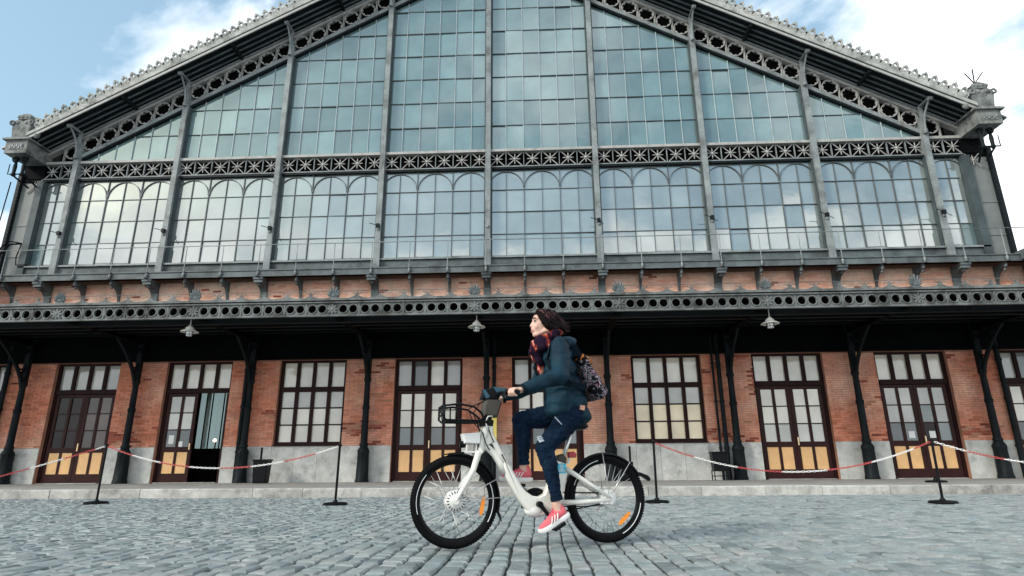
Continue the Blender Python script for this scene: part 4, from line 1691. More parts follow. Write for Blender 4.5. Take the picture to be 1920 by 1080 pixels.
# yellow panel on the middle column
o = thing('column_sign', 'narrow yellow panel standing against the iron column behind the bicycle handlebars', 'sign', (-1.36, 17.5, 0.168))
MB().bevbox(-0.12, 0.12, -0.03, 0.03, 1.05, 2.32, 0.01).build('panel', YELL, o)
MB().box(-0.03, 0.03, 0.031, 0.06, 0.0, 2.2).build('support', IROND, o)

# ================================================================ BICYCLE (x forward, y to the rider's left, z up)
BRZ = rad(-162.3685)
BL = (-0.0682, 4.6752, 0.012)
bike = thing('bicycle', 'white step-through electric hire bicycle ridden by a woman in a teal jacket', 'bicycle', BL, BRZ)


def bp(mb, name, m, smooth='auto', parent=bike):
    return mb.build(name, m, parent, (0, 0, 0), smooth)


def wheel(cx, steer, phase, rear):
    o = bpy.data.objects.new('wheel', None)
    C.objects.link(o)
    o.parent = bike
    o.location = (cx, 0, 0.312)
    o.rotation_euler = (0, phase, steer)
    t_ = MB().torus((0, 0, 0), 0.289, 0.0265, 'y', 64, 12)
    for i in range(96):                                           # low tread blocks
        a = 2 * PI * i / 96
        er, et = Vector((math.cos(a), 0, math.sin(a))), Vector((-math.sin(a), 0, math.cos(a)))
        for yy in (-0.011, 0.011):
            t_.obox(er * 0.3135 + Vector((0, yy, 0)) * 1.0, er * 0.0022, Vector((0, 0.006, 0)), et * 0.0065)
    bp(t_, 'tyre', RUBBER, True, o)
    r_ = MB()
    prof = [(0.268, -0.014), (0.262, -0.012), (0.250, -0.009), (0.247, 0.0), (0.250, 0.009), (0.262, 0.012), (0.268, 0.014)]
    n = 64
    for i in range(n):
        a = 2 * PI * i / n
        for (rr, yy) in prof:
            r_.v.append((rr * math.cos(a), yy, rr * math.sin(a)))
    m = len(prof)
    for i in range(n):
        j = (i + 1) % n
        for k in range(m - 1):
            r_.f.append((i * m + k, i * m + k + 1, j * m + k + 1, j * m + k))
    bp(r_, 'rim', BPLAST, True, o)
    for s_ in (-1, 1):                                            # reflective bands on the sidewall
        for a0 in ((PI - 0.45, -0.3) if not rear else (PI + 0.15, 0.35)):
            bp(MB().torus((0, s_ * 0.021, 0), 0.277, 0.0035, 'y', 18, 5, a0=a0, a1=a0 + 1.0), 'reflective_band', REFL, True, o)
    h_ = MB()
    if rear:
        h_.lathe([(0.012, -0.075), (0.03, -0.06), (0.05, -0.045), (0.052, 0.03), (0.062, 0.034), (0.062, 0.048), (0.03, 0.055), (0.012, 0.075)], n=28, ax='y')
    else:
        h_.lathe([(0.012, -0.06), (0.03, -0.05), (0.068, -0.04), (0.076, -0.03), (0.076, 0.03), (0.068, 0.04), (0.03, 0.05), (0.012, 0.06)], n=28, ax='y')
    bp(h_, 'hub', WHITEP, 'auto', o)
    if not rear:
        v_ = MB()
        for i in range(18):
            a = 2 * PI * i / 18
            er, et = Vector((math.cos(a), 0, math.sin(a))), Vector((-math.sin(a), 0, math.cos(a)))
            v_.obox(er * 0.058 + Vector((0, 0.0432, 0)), er * 0.010, Vector((0, 0.0018, 0)), et * 0.0028)
        bp(v_, 'hub_slots', BPLAST, False, o)
    hr = 0.050 if rear else 0.072
    SPM = MB()
    SPM.tube([(0, 0, 0), (0, 0, 1)], 0.0021, 5)
    me = SPM.mesh('spoke', WHITEP, True)
    for i in range(32):
        s_ = 1 if i % 2 else -1
        a = 2 * PI * i / 32
        da = 0.55 * (1 if (i // 2) % 2 else -1)
        p0 = Vector((hr * math.cos(a + da), s_ * 0.034, hr * math.sin(a + da)))
        p1 = Vector((0.252 * math.cos(a), s_ * 0.004, 0.252 * math.sin(a)))
        d = p1 - p0
        ob = inst('spoke', me, o, p0, d.to_track_quat('Z', 'Y').to_euler(), (1, 1, d.length))
    for s_ in (1,):
        a = PI + 0.20 if not rear else -2.30
        for aa in (a, a + PI) if False else (a,):
            er, et = Vector((math.cos(aa), 0, math.sin(aa))), Vector((-math.sin(aa), 0, math.cos(aa)))
            q_ = MB().obox(er * 0.200 + Vector((0, 0.020, 0)), er * 0.014, Vector((0, 0.006, 0)), et * 0.040)
            q_.obox(er * 0.200 + et * 0.050 + Vector((0, 0.020, 0)), er * 0.009, Vector((0, 0.005, 0)), et * 0.011)
            q_.obox(er * 0.200 - et * 0.050 + Vector((0, 0.020, 0)), er * 0.009, Vector((0, 0.005, 0)), et * 0.014)
            bp(q_, 'spoke_reflector', AMBER, False, o)
    return o


wheel(0.575, rad(2), 0.0, False)
wheel(-0.580, 0, 0.0, True)

# main casting: wide step-through frame
fpoly = [(0.250, 0.640), (0.216, 0.600), (0.170, 0.540), (0.127, 0.468), (0.090, 0.410), (0.055, 0.368), (0.010, 0.338), (-0.040, 0.330), (-0.085, 0.350), (-0.130, 0.450), (-0.186, 0.588),
         (-0.262, 0.560), (-0.278, 0.505), (-0.250, 0.420), (-0.220, 0.315), (-0.190, 0.265), (-0.130, 0.215), (-0.060, 0.195), (0.000, 0.205), (0.055, 0.240), (0.105, 0.305),
         (0.160, 0.390), (0.205, 0.470), (0.225, 0.545), (0.222, 0.575), (0.245, 0.625)]
bp(MB().prism(fpoly, -0.036, 0.036, ch=0.012), 'frame', WHITE)
t_ = MB()
t_.tube([(0.318, 0, 0.775), (0.292, 0, 0.72), (0.25, 0, 0.64), (0.20, 0, 0.565)], [0.022, 0.024, 0.026, 0.03], 14)
t_.tube([(0.375, 0, 0.690), (0.330, 0, 0.672), (0.285, 0, 0.630), (0.245, 0, 0.570), (0.205, 0, 0.500)], [0.024, 0.026, 0.026, 0.027, 0.03], 14)
bp(t_, 'front_tubes', WHITE, True)
bp(MB().prism([(0.345, 0.694), (0.292, 0.702), (0.228, 0.592), (0.240, 0.578), (0.285, 0.640)], -0.012, 0.012), 'lock_plate', BPLAST)
t_ = MB().tube([(0.405, 0, 0.655), (0.348, 0, 0.835)], [0.040, 0.034], 18)
bp(t_, 'head_tube', WHITE, 'auto')
bp(MB().prism([(0.385, 0.70), (0.345, 0.835), (0.300, 0.835), (0.296, 0.72), (0.33, 0.695)], -0.022, 0.022, ch=0.008), 'head_gusset', WHITE)
fk = MB()
for s_ in (-1, 1):
    fk.tube([(0.415, s_ * 0.045, 0.645), (0.455, s_ * 0.052, 0.52), (0.515, s_ * 0.058, 0.42), (0.578, s_ * 0.060, 0.315)], [0.024, 0.022, 0.019, 0.014], 12)
    fk.lathe([(0.022, s_ * 0.052), (0.022, s_ * 0.070)], (0.577, 0, 0.312), 12, 'y')
fk.tube([(0.413, -0.05, 0.648), (0.413, 0.05, 0.648)], 0.028, 12)
bp(fk, 'fork', WHITE, 'auto')
ss = MB()
for s_ in (-1, 1):
    ss.tube([(-0.255, s_ * 0.034, 0.525), (-0.40, s_ * 0.056, 0.432), (-0.580, s_ * 0.072, 0.318)], [0.019, 0.017, 0.014], 12)
bp(ss, 'seat_stay', WHITE, True)
cs = MB()
for s_ in (-1, 1):
    cs.tube([(-0.195, s_ * 0.036, 0.285), (-0.36, s_ * 0.060, 0.288), (-0.580, s_ * 0.072, 0.300)], [0.020, 0.018, 0.016], 12)
bp(cs, 'chain_stay', WHITE, True)
d_ = MB()
for s_ in (-1, 1):
    d_.prism([(-0.60, 0.27), (-0.50, 0.272), (-0.50, 0.302), (-0.56, 0.335), (-0.60, 0.335), (-0.615, 0.30)], *sorted((s_ * 0.062, s_ * 0.075)))
    for xx in (-0.51, -0.555, -0.59):
        d_.lathe([(0.008, s_ * 0.060), (0.008, s_ * 0.083)], (xx, 0, 0.278), 8, 'y')
bp(d_, 'dropout', WHITEP, False)
bp(MB().box(-0.255, -0.182, 0.0365, 0.038, 0.492, 0.562), 'decal', CYAN, False)
dk = MB()
dk.ring(0.013, 0.008, 0.0381, 0.0392, 16, (-0.219, 0.540))
dk.box(-0.245, -0.193, 0.0381, 0.0392, 0.506, 0.511)
dk.box(-0.238, -0.200, 0.0381, 0.0392, 0.516, 0.520)
dk.box(-0.223, -0.215, 0.0381, 0.0392, 0.520, 0.530)
bp(dk, 'decal_emblem', WHITEP, False)
# seat post, battery lid, rear lamp, saddle
bp(MB().tube([(-0.225, 0, 0.54), (-0.330, 0, 0.83)], 0.016, 12), 'seat_post', ALU, True)
bp(MB().prism([(-0.190, 0.588), (-0.262, 0.562), (-0.27, 0.60), (-0.235, 0.632), (-0.198, 0.622)], -0.033, 0.033, ch=0.008), 'battery_lid', GAITER)
rl_ = MB().tube([(-0.285, 0.0, 0.56), (-0.300, 0, 0.615)], 0.010, 8)
bp(rl_, 'lamp_stalk', WHITEP)
bp(MB().prism([(-0.285, 0.605), (-0.345, 0.605), (-0.352, 0.632), (-0.33, 0.650), (-0.285, 0.645)], -0.022, 0.022, ch=0.006), 'rear_lamp', REDP)
sd_ = MB()
sd_.ell((-0.375, 0, 0.838), (0.085, 0.080, 0.032)).caps((-0.31, 0, 0.842), 0.033, (-0.18, 0, 0.848), 0.022)
blob(sd_, 'saddle', BPLAST, bike, 0.008, 4)
# cranks, chain and pedals
ck = MB().lathe([(0.085, -0.052), (0.09, -0.048), (0.085, -0.044)], (-0.037, 0, 0.279), 28, 'y')
bp(ck, 'chain_wheel', BPLAST)
bp(MB().torus((-0.037, -0.05, 0.279), 0.100, 0.012, 'y', 28, 8, a0=-0.3, a1=PI + 0.2), 'chain_guard', BPLAST, True)
chn = MB()
chn.tube([(-0.037, -0.048, 0.360), (-0.585, -0.048, 0.344)], 0.006, 6).tube([(-0.037, -0.048, 0.199), (-0.30, -0.048, 0.225), (-0.585, -0.048, 0.272)], 0.006, 6)
chn.tube([(-0.20, 0.062, 0.262), (-0.40, 0.075, 0.258), (-0.52, 0.078, 0.268)], 0.004, 5)
bp(chn, 'chain', BPLAST, True)
bp(MB().lathe([(0.018, -0.06), (0.022, -0.045), (0.022, 0.045), (0.018, 0.06)], (-0.037, 0, 0.279), 20, 'y'), 'bottom_bracket', BPLAST)
mo = MB().ell((-0.02, 0, 0.235), (0.085, 0.045, 0.05))
bp(mo, 'motor_cover', WHITEP, True)
for s_, px, pz in ((1, -0.150, 0.140), (-1, 0.070, 0.412)):
    c_ = MB()
    c_.tube([(-0.037, s_ * 0.066, 0.279), (px, s_ * 0.082, pz)], [0.016, 0.012], 10)
    c_.lathe([(0.022, s_ * 0.058), (0.022, s_ * 0.078)], (-0.037, 0, 0.279), 14, 'y')
    k_ = bp(c_, 'crank', BPLAST, 'auto')
    p_ = MB().obox((px, s_ * 0.135, pz - 0.004), (0.045 * (0.87 if s_ > 0 else 1), 0, -0.045 * (0.487 if s_ > 0 else 0)), (0, 0.045, 0), (0.010 * (0.487 if s_ > 0 else 0), 0, 0.010))
    bp(p_, 'pedal', BPLAST, False, k_)
# mudguards


def guard(cx, a0, a1, name):
    g_ = MB()
    n = 30
    prof = [(-0.030, -0.010), (-0.022, 0.0), (0.0, 0.004), (0.022, 0.0), (0.030, -0.010)]
    for i in range(n + 1):
        a = a0 + (a1 - a0) * i / n
        for (yy, dr) in prof:
            g_.v.append((cx + (0.327 + dr) * math.cos(a), yy, 0.312 + (0.327 + dr) * math.sin(a)))
        for (yy, dr) in prof:
            g_.v.append((cx + (0.3235 + dr) * math.cos(a), yy, 0.312 + (0.3235 + dr) * math.sin(a)))
    for i in range(n):
        for k in range(4):
            b, c = i * 10, (i + 1) * 10
            g_.f += [(b + k, b + k + 1, c + k + 1, c + k), (b + 5 + k, c + 5 + k, c + 6 + k, b + 6 + k)]
        g_.f += [(i * 10, (i + 1) * 10, (i + 1) * 10 + 5, i * 10 + 5), (i * 10 + 4, i * 10 + 9, (i + 1) * 10 + 9, (i + 1) * 10 + 4)]
    o = bp(g_, name, BPLAST, True)
    return o


gf = guard(0.575, rad(80), rad(196), 'mudguard')
bp(MB().prism([(0.258, 0.235), (0.268, 0.225), (0.236, 0.165), (0.246, 0.215)], -0.022, 0.022), 'mud_flap', BPLAST, False, gf)
bp(MB().prism([(0.52, 0.648), (0.665, 0.633), (0.66, 0.626), (0.52, 0.636)], -0.03, 0.03), 'mudguard_lip', BPLAST, False, gf)
gr = guard(-0.580, rad(-8), rad(152), 'mudguard')
bp(MB().prism([(-0.865, 0.495), (-0.885, 0.465), (-0.945, 0.428), (-0.955, 0.445), (-0.935, 0.470)], -0.024, 0.024, ch=0.005), 'mud_flap', BPLAST, False, gr)
for s_ in (-1, 1):
    for p0, p1 in (((0.575, s_ * 0.055, 0.312), (0.250, s_ * 0.034, 0.33)), ((0.575, s_ * 0.055, 0.315), (0.283, s_ * 0.034, 0.453)),
                   ((-0.580, s_ * 0.065, 0.315), (-0.555, s_ * 0.034, 0.635)), ((-0.580, s_ * 0.065, 0.315), (-0.782, s_ * 0.034, 0.572))):
        bp(MB().tube([p0, p1], 0.003, 5), 'mudguard_stay', ALU, True)
# front lamp box, rack, bag, handlebar
fb_ = MB().prism([(0.405, 0.70), (0.520, 0.705), (0.535, 0.775), (0.400, 0.785)], -0.06, 0.06, ch=0.010)
bp(fb_, 'front_box', WHITEP)
bp(MB().lathe([(0.022, 0.500), (0.026, 0.53), (0.024, 0.548)], (0, 0, 0.700), 14, 'x'), 'front_lamp', BPLAST)
lb = MB()
lb.box(0.43, 0.515, -0.05, 0.05, 0.640, 0.652).box(0.43, 0.435, -0.05, 0.05, 0.652, 0.70).box(0.50, 0.505, -0.05, 0.05, 0.652, 0.70)
bp(lb, 'lamp_bracket', WHITEP, False)
rk = MB()
R_Y = 0.13
for yy in (-R_Y, R_Y):
    rk.tube([(0.34, yy * 0.25, 0.855), (0.42, yy * 0.8, 0.862), (0.50, yy, 0.862), (0.668, yy, 0.864), (0.686, yy, 0.88), (0.684, yy, 0.975)], 0.008, 8)
    rk.tube([(0.684, yy, 0.965), (0.58, yy, 0.978), (0.47, yy, 0.960), (0.41, yy * 0.8, 0.92), (0.375, yy * 0.4, 0.87)], 0.008, 8)
for zz, xx in ((0.865, 0.66), (0.905, 0.686), (0.945, 0.685), (0.972, 0.684)):
    rk.tube([(xx, -R_Y, zz), (xx, R_Y, zz)], 0.007, 8)
for yy in (-0.08, -0.03, 0.03, 0.08):
    rk.tube([(0.40, yy * 0.5, 0.86), (0.668, yy, 0.864), (0.686, yy, 0.972)], 0.005, 6)
rk.tube([(0.60, R_Y, 0.864), (0.60, R_Y, 0.972)], 0.006, 6).tube([(0.60, -R_Y, 0.864), (0.60, -R_Y, 0.972)], 0.006, 6)
bp(rk, 'front_rack', BPLAST, True)
bp(MB().prism([(0.40, 0.828), (0.415, 0.875), (0.36, 0.90), (0.30, 0.87), (0.305, 0.835)], -0.045, 0.045, ch=0.01), 'rack_mount', BPLAST)
st_ = MB().tube([(0.345, 0, 0.82), (0.305, 0, 1.0), (0.285, 0, 1.065)], [0.022, 0.022, 0.024], 12)
bp(st_, 'stem', BPLAST)
bg_ = MB().prism([(0.375, 0.905), (0.275, 0.895), (0.240, 1.005), (0.262, 1.025), (0.362, 1.025), (0.385, 0.97)], -0.055, 0.055, ch=0.016)
bp(bg_, 'stem_cover', GAITER)
bp(MB().prism([(0.400, 1.025), (0.265, 1.02), (0.245, 1.06), (0.300, 1.115), (0.345, 1.105), (0.375, 1.09)], -0.045, 0.045, ch=0.010), 'console', BPLAST)
bp(MB().prism([(0.396, 1.092), (0.368, 1.098), (0.330, 1.048), (0.345, 1.030), (0.366, 1.028)], 0.030, 0.052, ch=0.005), 'front_reflector_lens', TEALG)
bp(MB().prism([(0.315, 1.118), (0.205, 1.112), (0.225, 1.070), (0.270, 1.052)], -0.05, 0.052, ch=0.006), 'display', TEALG)
hb_ = MB()
for s_ in (-1, 1):
    hb_.tube([(0.275, 0, 1.062), (0.268, s_ * 0.10, 1.070), (0.235, s_ * 0.20, 1.062), (0.195, s_ * 0.33, 1.050)], 0.0115, 10)
bp(hb_, 'handlebar', BPLAST, True)
for s_ in (-1, 1):
    d = Vector((-0.040, s_ * 0.13, -0.012)).normalized()
    p0 = Vector((0.235, s_ * 0.20, 1.062)) + d * 0.015
    bp(MB().tube([p0, p0 + d * 0.125], 0.0165, 12), 'grip', BPLAST)
    lv = MB().tube([p0 - d * 0.01 + Vector((0.02, 0, 0)), p0 + d * 0.03 + Vector((0.05, 0, -0.02)), p0 + d * 0.10 + Vector((0.055, 0, -0.035))], [0.010, 0.007, 0.006], 8)
    lv.ell(tuple(p0 - d * 0.02), (0.026, 0.018, 0.024))
    bp(lv, 'brake_lever', BPLAST, True)
cbl = MB()
cbl.tube([(0.285, 0.12, 1.06), (0.36, 0.16, 1.02), (0.42, 0.10, 0.99), (0.46, 0.05, 0.92), (0.42, 0.03, 0.84), (0.40, 0.035, 0.76), (0.425, 0.05, 0.66)], 0.0042, 6)
cbl.tube([(0.285, -0.12, 1.06), (0.40, -0.14, 1.00), (0.47, -0.08, 0.96), (0.45, 0.0, 0.86), (0.385, 0.042, 0.78), (0.36, 0.044, 0.70), (0.33, 0.03, 0.66)], 0.0042, 6)
cbl.tube([(0.345, 0.03, 0.83), (0.32, 0.036, 0.76), (0.298, 0.03, 0.715)], 0.004, 6)
bp(cbl, 'brake_cable', BPLAST, True)
bp(MB().tube([(0.365, 0.040, 0.86), (0.345, 0.046, 0.90), (0.312, 0.046, 0.902)], 0.006, 6).tube([(0.365, 0.040, 0.86), (0.345, 0.044, 0.80)], 0.006, 6), 'cable_clip', WHITEP, True)

# ================================================================ RIDER
per = thing('person', 'woman riding the white bicycle in a teal hooded jacket, ripped dark jeans and pink trainers', 'person', BL, BRZ)
HAND = {}
body = MB()
# head in profile: cranium, face, brow, nose, lips, chin, ears
body.ell((-0.140, 0, 1.652), (0.098, 0.074, 0.098), 20, 14)
body.ell((-0.082, 0, 1.608), (0.062, 0.058, 0.090), 18, 12)
body.ell((-0.062, 0, 1.672), (0.034, 0.050, 0.038), 14, 10)
body.caps((-0.032, 0, 1.652), 0.0085, (-0.012, 0, 1.616), 0.0115)
body.ell((-0.018, 0.010, 1.609), (0.012, 0.009, 0.008)).ell((-0.018, -0.010, 1.609), (0.012, 0.009, 0.008))
body.ell((-0.024, 0, 1.592), (0.013, 0.022, 0.014)).ell((-0.024, 0, 1.577), (0.013, 0.021, 0.008)).ell((-0.028, 0, 1.563), (0.013, 0.018, 0.007))
body.ell((-0.042, 0, 1.545), (0.020, 0.024, 0.020))
for s_ in (-1, 1):
    body.ell((-0.052, s_ * 0.036, 1.605), (0.026, 0.020, 0.028))
    body.caps((-0.05, s_ * 0.018, 1.543), 0.018, (-0.125, s_ * 0.052, 1.578), 0.026)
    body.caps((-0.030, s_ * 0.012, 1.666), 0.008, (-0.048, s_ * 0.040, 1.668), 0.009)
    body.ell((-0.135, s_ * 0.073, 1.622), (0.020, 0.010, 0.030))
body.caps((-0.175, 0, 1.45), 0.062, (-0.140, 0, 1.58), 0.052)
# trunk and limbs under the clothes
body.ell((-0.20, 0, 1.35), (0.10, 0.145, 0.13)).ell((-0.26, 0, 1.15), (0.10, 0.125, 0.15)).ell((-0.31, 0, 0.96), (0.115, 0.145, 0.11))
SHO = lambda s_: Vector((-0.190, s_ * 0.160, 1.415))
ELB = lambda s_: Vector((-0.155, s_ * 0.262, 1.195))
WRI = lambda s_: Vector((0.120, s_ * 0.290, 1.083))
for s_ in (-1, 1):
    body.caps(SHO(s_), 0.052, ELB(s_), 0.040)
    body.caps(ELB(s_), 0.038, WRI(s_), 0.024)
    # palm over the grip, four curled fingers in front of it, thumb below
    gc = Vector((0.208, s_ * 0.288, 1.054))
    gd = Vector((-0.040, s_ * 0.13, -0.012)).normalized()
    body.ell(tuple(gc + Vector((-0.036, 0, 0.016))), (0.040, 0.041, 0.018))
    body.caps(WRI(s_), 0.023, gc + Vector((-0.045, 0, 0.014)), 0.024)
    for fi in range(4):
        cpt = gc + gd * (-0.033 + 0.0215 * fi)
        rr_ = 0.0088 - 0.0006 * abs(fi - 1)
        ch_ = []
        for a in (150, 95, 40, -10, -70 - 6 * fi):
            ra = rad(a)
            R_f = 0.0275
            ch_.append(cpt + Vector((R_f * math.cos(ra), 0, R_f * math.sin(ra))))
        for p, q in zip(ch_, ch_[1:]):
            body.caps(p, rr_, q, rr_ * 0.95, 8)
    th = [gc + gd * (-0.040) + Vector((-0.030, 0, 0.002)), gc + gd * (-0.056) + Vector((-0.010, 0, -0.022)), gc + gd * (-0.052) + Vector((0.018, 0, -0.026))]
    body.caps(th[0], 0.012, th[1], 0.010, 8).caps(th[1], 0.010, th[2], 0.009, 8)
HIP = {1: Vector((-0.300, 0.098, 0.915)), -1: Vector((-0.290, -0.098, 0.930))}
KNE = {1: Vector((-0.062, 0.110, 0.672)), -1: Vector((0.052, -0.110, 0.888))}
ANK = {1: Vector((-0.143, 0.110, 0.290)), -1: Vector((0.032, -0.110, 0.540))}
for s_ in (-1, 1):
    body.caps(HIP[s_], 0.070, KNE[s_], 0.042)
    md_s = KNE[s_].lerp(ANK[s_], 0.35) + Vector((-0.016, 0, 0))
    body.caps(KNE[s_] + Vector((-0.006, 0, 0)), 0.036, md_s, 0.032)
    body.caps(md_s, 0.030, ANK[s_] + Vector((0, 0, 0.05)), 0.028).caps(ANK[s_] + Vector((0, 0, 0.05)), 0.030, ANK[s_], 0.033)
FT = {1: (Vector((-0.245, 0.110, 0.205)), Vector((0.873, 0, -0.487)), Vector((0.487, 0, 0.873))),
      -1: (Vector((-0.035, -0.110, 0.436)), Vector((1, 0, 0.0)), Vector((0, 0, 1)))}
for s_ in (-1, 1):
    H_, d, n_ = FT[s_]
    body.caps(ANK[s_], 0.034, H_ + d * 0.060 + n_ * 0.055, 0.034)
    body.caps(H_ + d * 0.055 + n_ * 0.045, 0.030, H_ + d * 0.20 + n_ * 0.035, 0.022)
blob(body, 'body', SKIN, per, 0.0055, 3)

# jacket
jk = MB()
jk.ell((-0.205, 0, 1.37), (0.128, 0.168, 0.125)).ell((-0.235, 0, 1.26), (0.138, 0.165, 0.13)).ell((-0.268, 0, 1.12), (0.150, 0.165, 0.14))
jk.ell((-0.278, 0, 1.01), (0.172, 0.182, 0.110)).ell((-0.285, 0, 0.945), (0.180, 0.188, 0.066)).ell((-0.345, 0, 0.905), (0.132, 0.188, 0.072))
for s_ in (-1, 1):
    jk.caps(SHO(s_), 0.078, SHO(s_).lerp(ELB(s_), 0.5), 0.074)
    jk.caps(SHO(s_).lerp(ELB(s_), 0.5), 0.074, ELB(s_), 0.068)
    jk.caps(ELB(s_), 0.066, ELB(s_).lerp(WRI(s_), 0.55), 0.056)
    jk.caps(ELB(s_).lerp(WRI(s_), 0.55), 0.055, WRI(s_) + Vector((-0.004, 0, 0)), 0.040)
jk.caps((-0.20, -0.10, 1.43), 0.075, (-0.20, 0.10, 1.43), 0.075)
# hood lying on the shoulders
hd = MB()


def wr(co):
    p = co * 1.0
    a = noise.noise(Vector((p.x * 8 + p.z * 5, p.y * 6, p.z * 9 - p.x * 6 + 4)))
    b = noise.noise(Vector((p.x * 20, p.y * 16, p.z * 34)))
    c = abs(noise.noise(Vector((p.x * 9 + p.z * 10, p.y * 7, p.z * 12 - p.x * 13))))
    m_ = max(0.0, noise.noise(p * 5.0 + Vector((3, 1, 7))) + 0.25)
    f_ = math.sin(62 * (p.z * 0.95 + p.x * 0.55) + 7 * noise.noise(p * 6.0))
    return 0.011 * a + 0.004 * b + 0.011 * m_ * (f_ if f_ > 0 else f_ * 0.4)


blob(jk, 'jacket', JACKET, per, 0.008, 5, wr)
for i in range(15):
    a = PI * (0.12 + 0.76 * i / 14)
    hd.ell((-0.215 - 0.105 * math.sin(a), 0.135 * math.cos(a), 1.470 + 0.018 * math.sin(a)), (0.055, 0.05, 0.048))
hd.ell((-0.315, 0, 1.445), (0.068, 0.105, 0.072)).ell((-0.305, 0, 1.395), (0.070, 0.085, 0.07))
blob(hd, 'hood', JACKET, per, 0.008, 5, wr)
for s_ in (-1, 1):
    d = (WRI(s_) - ELB(s_)).normalized()
    bp_ = MB().tube([WRI(s_) + d * 0.018, WRI(s_) + d * 0.038], [0.043, 0.040], 16)
    inst('cuff', bp_.mesh('cuff', JACKETD, 'auto'), per)
wb = MB()
wp = [Vector((-0.262 + 0.160 * math.cos(2 * PI * k / 40), 0.172 * math.sin(2 * PI * k / 40), 1.135 + 0.02 * math.cos(2 * PI * k / 40))) for k in range(41)]
wb.tube(wp, 0.0075, 6)
inst('waist_cord', wb.mesh('waist_cord', JACKETD, True), per)
inst('sewn_label', MB().obox((-0.345, 0.187, 0.962), (0.017, -0.004, 0.004), (0.0, 0.004, 0), (-0.004, 0, 0.017)).mesh('sewn_label', LABELP), per)
zp = MB().tube([(-0.072, 0.012, 1.44), (-0.082, 0.012, 1.30), (-0.105, 0.012, 1.13), (-0.118, 0.012, 0.96)], 0.006, 6)
inst('zip', zp.mesh('zip', JACKETD, True), per)

# jeans
jn = MB()
jn.ell((-0.305, 0, 0.935), (0.145, 0.168, 0.105))
for s_ in (-1, 1):
    H1, K1, A1 = HIP[s_], KNE[s_], ANK[s_]
    jn.caps(H1, 0.102, H1.lerp(K1, 0.55), 0.088)
    jn.caps(H1.lerp(K1, 0.55), 0.087, K1, 0.070)
    jn.caps(K1, 0.069, K1.lerp(A1, 0.35) + Vector((-0.014, 0, 0)), 0.064)
    jn.caps(K1.lerp(A1, 0.35) + Vector((-0.014, 0, 0)), 0.063, A1 + Vector((0, 0, 0.055)), 0.044)


def wj(co):
    a = noise.noise(Vector((co.x * 10, co.y * 8, co.z * 22)))
    c = abs(noise.noise(Vector((co.x * 22 + co.z * 10, co.y * 9, co.z * 30 - co.x * 12))))
    return 0.005 * a - 0.008 * max(0, 0.2 - c) / 0.2


blob(jn, 'jeans', JEANS, per, 0.008, 4, wj)
for s_ in (-1, 1):
    A1, K1 = ANK[s_], KNE[s_]
    d = (A1 - K1).normalized()
    e = A1 + Vector((0, 0, 0.055))
    inst('trouser_cuff', MB().tube([e + d * 0.012, e + d * 0.040], [0.0455, 0.0450], 16).mesh('trouser_cuff', JEANS, 'auto'), per)
# frayed rips
fr_ = MB()
for i in range(7):
    t = i / 6
    p = Vector((-0.030 + 0.018 * t, 0.160 + 0.004 * math.sin(i * 2), 0.722 + 0.028 * t - 0.010 * (i % 2)))
    fr_.obox(p, (0.016, 0.006, -0.004), (0.003, -0.004, 0.0), (0.0, 0.0, 0.0026))
inst('knee_rip', fr_.mesh('knee_rip', FRAY), per)
fr_ = MB()
for i in range(5):
    p = Vector((-0.165 + 0.007 * i, 0.192 - 0.002 * i, 0.848 + 0.008 * i))
    fr_.obox(p, (0.012, 0.004, 0.010), (0.002, -0.004, 0.0), (0.0, 0.0, 0.0022))
inst('thigh_rip', fr_.mesh('thigh_rip', FRAY), per)
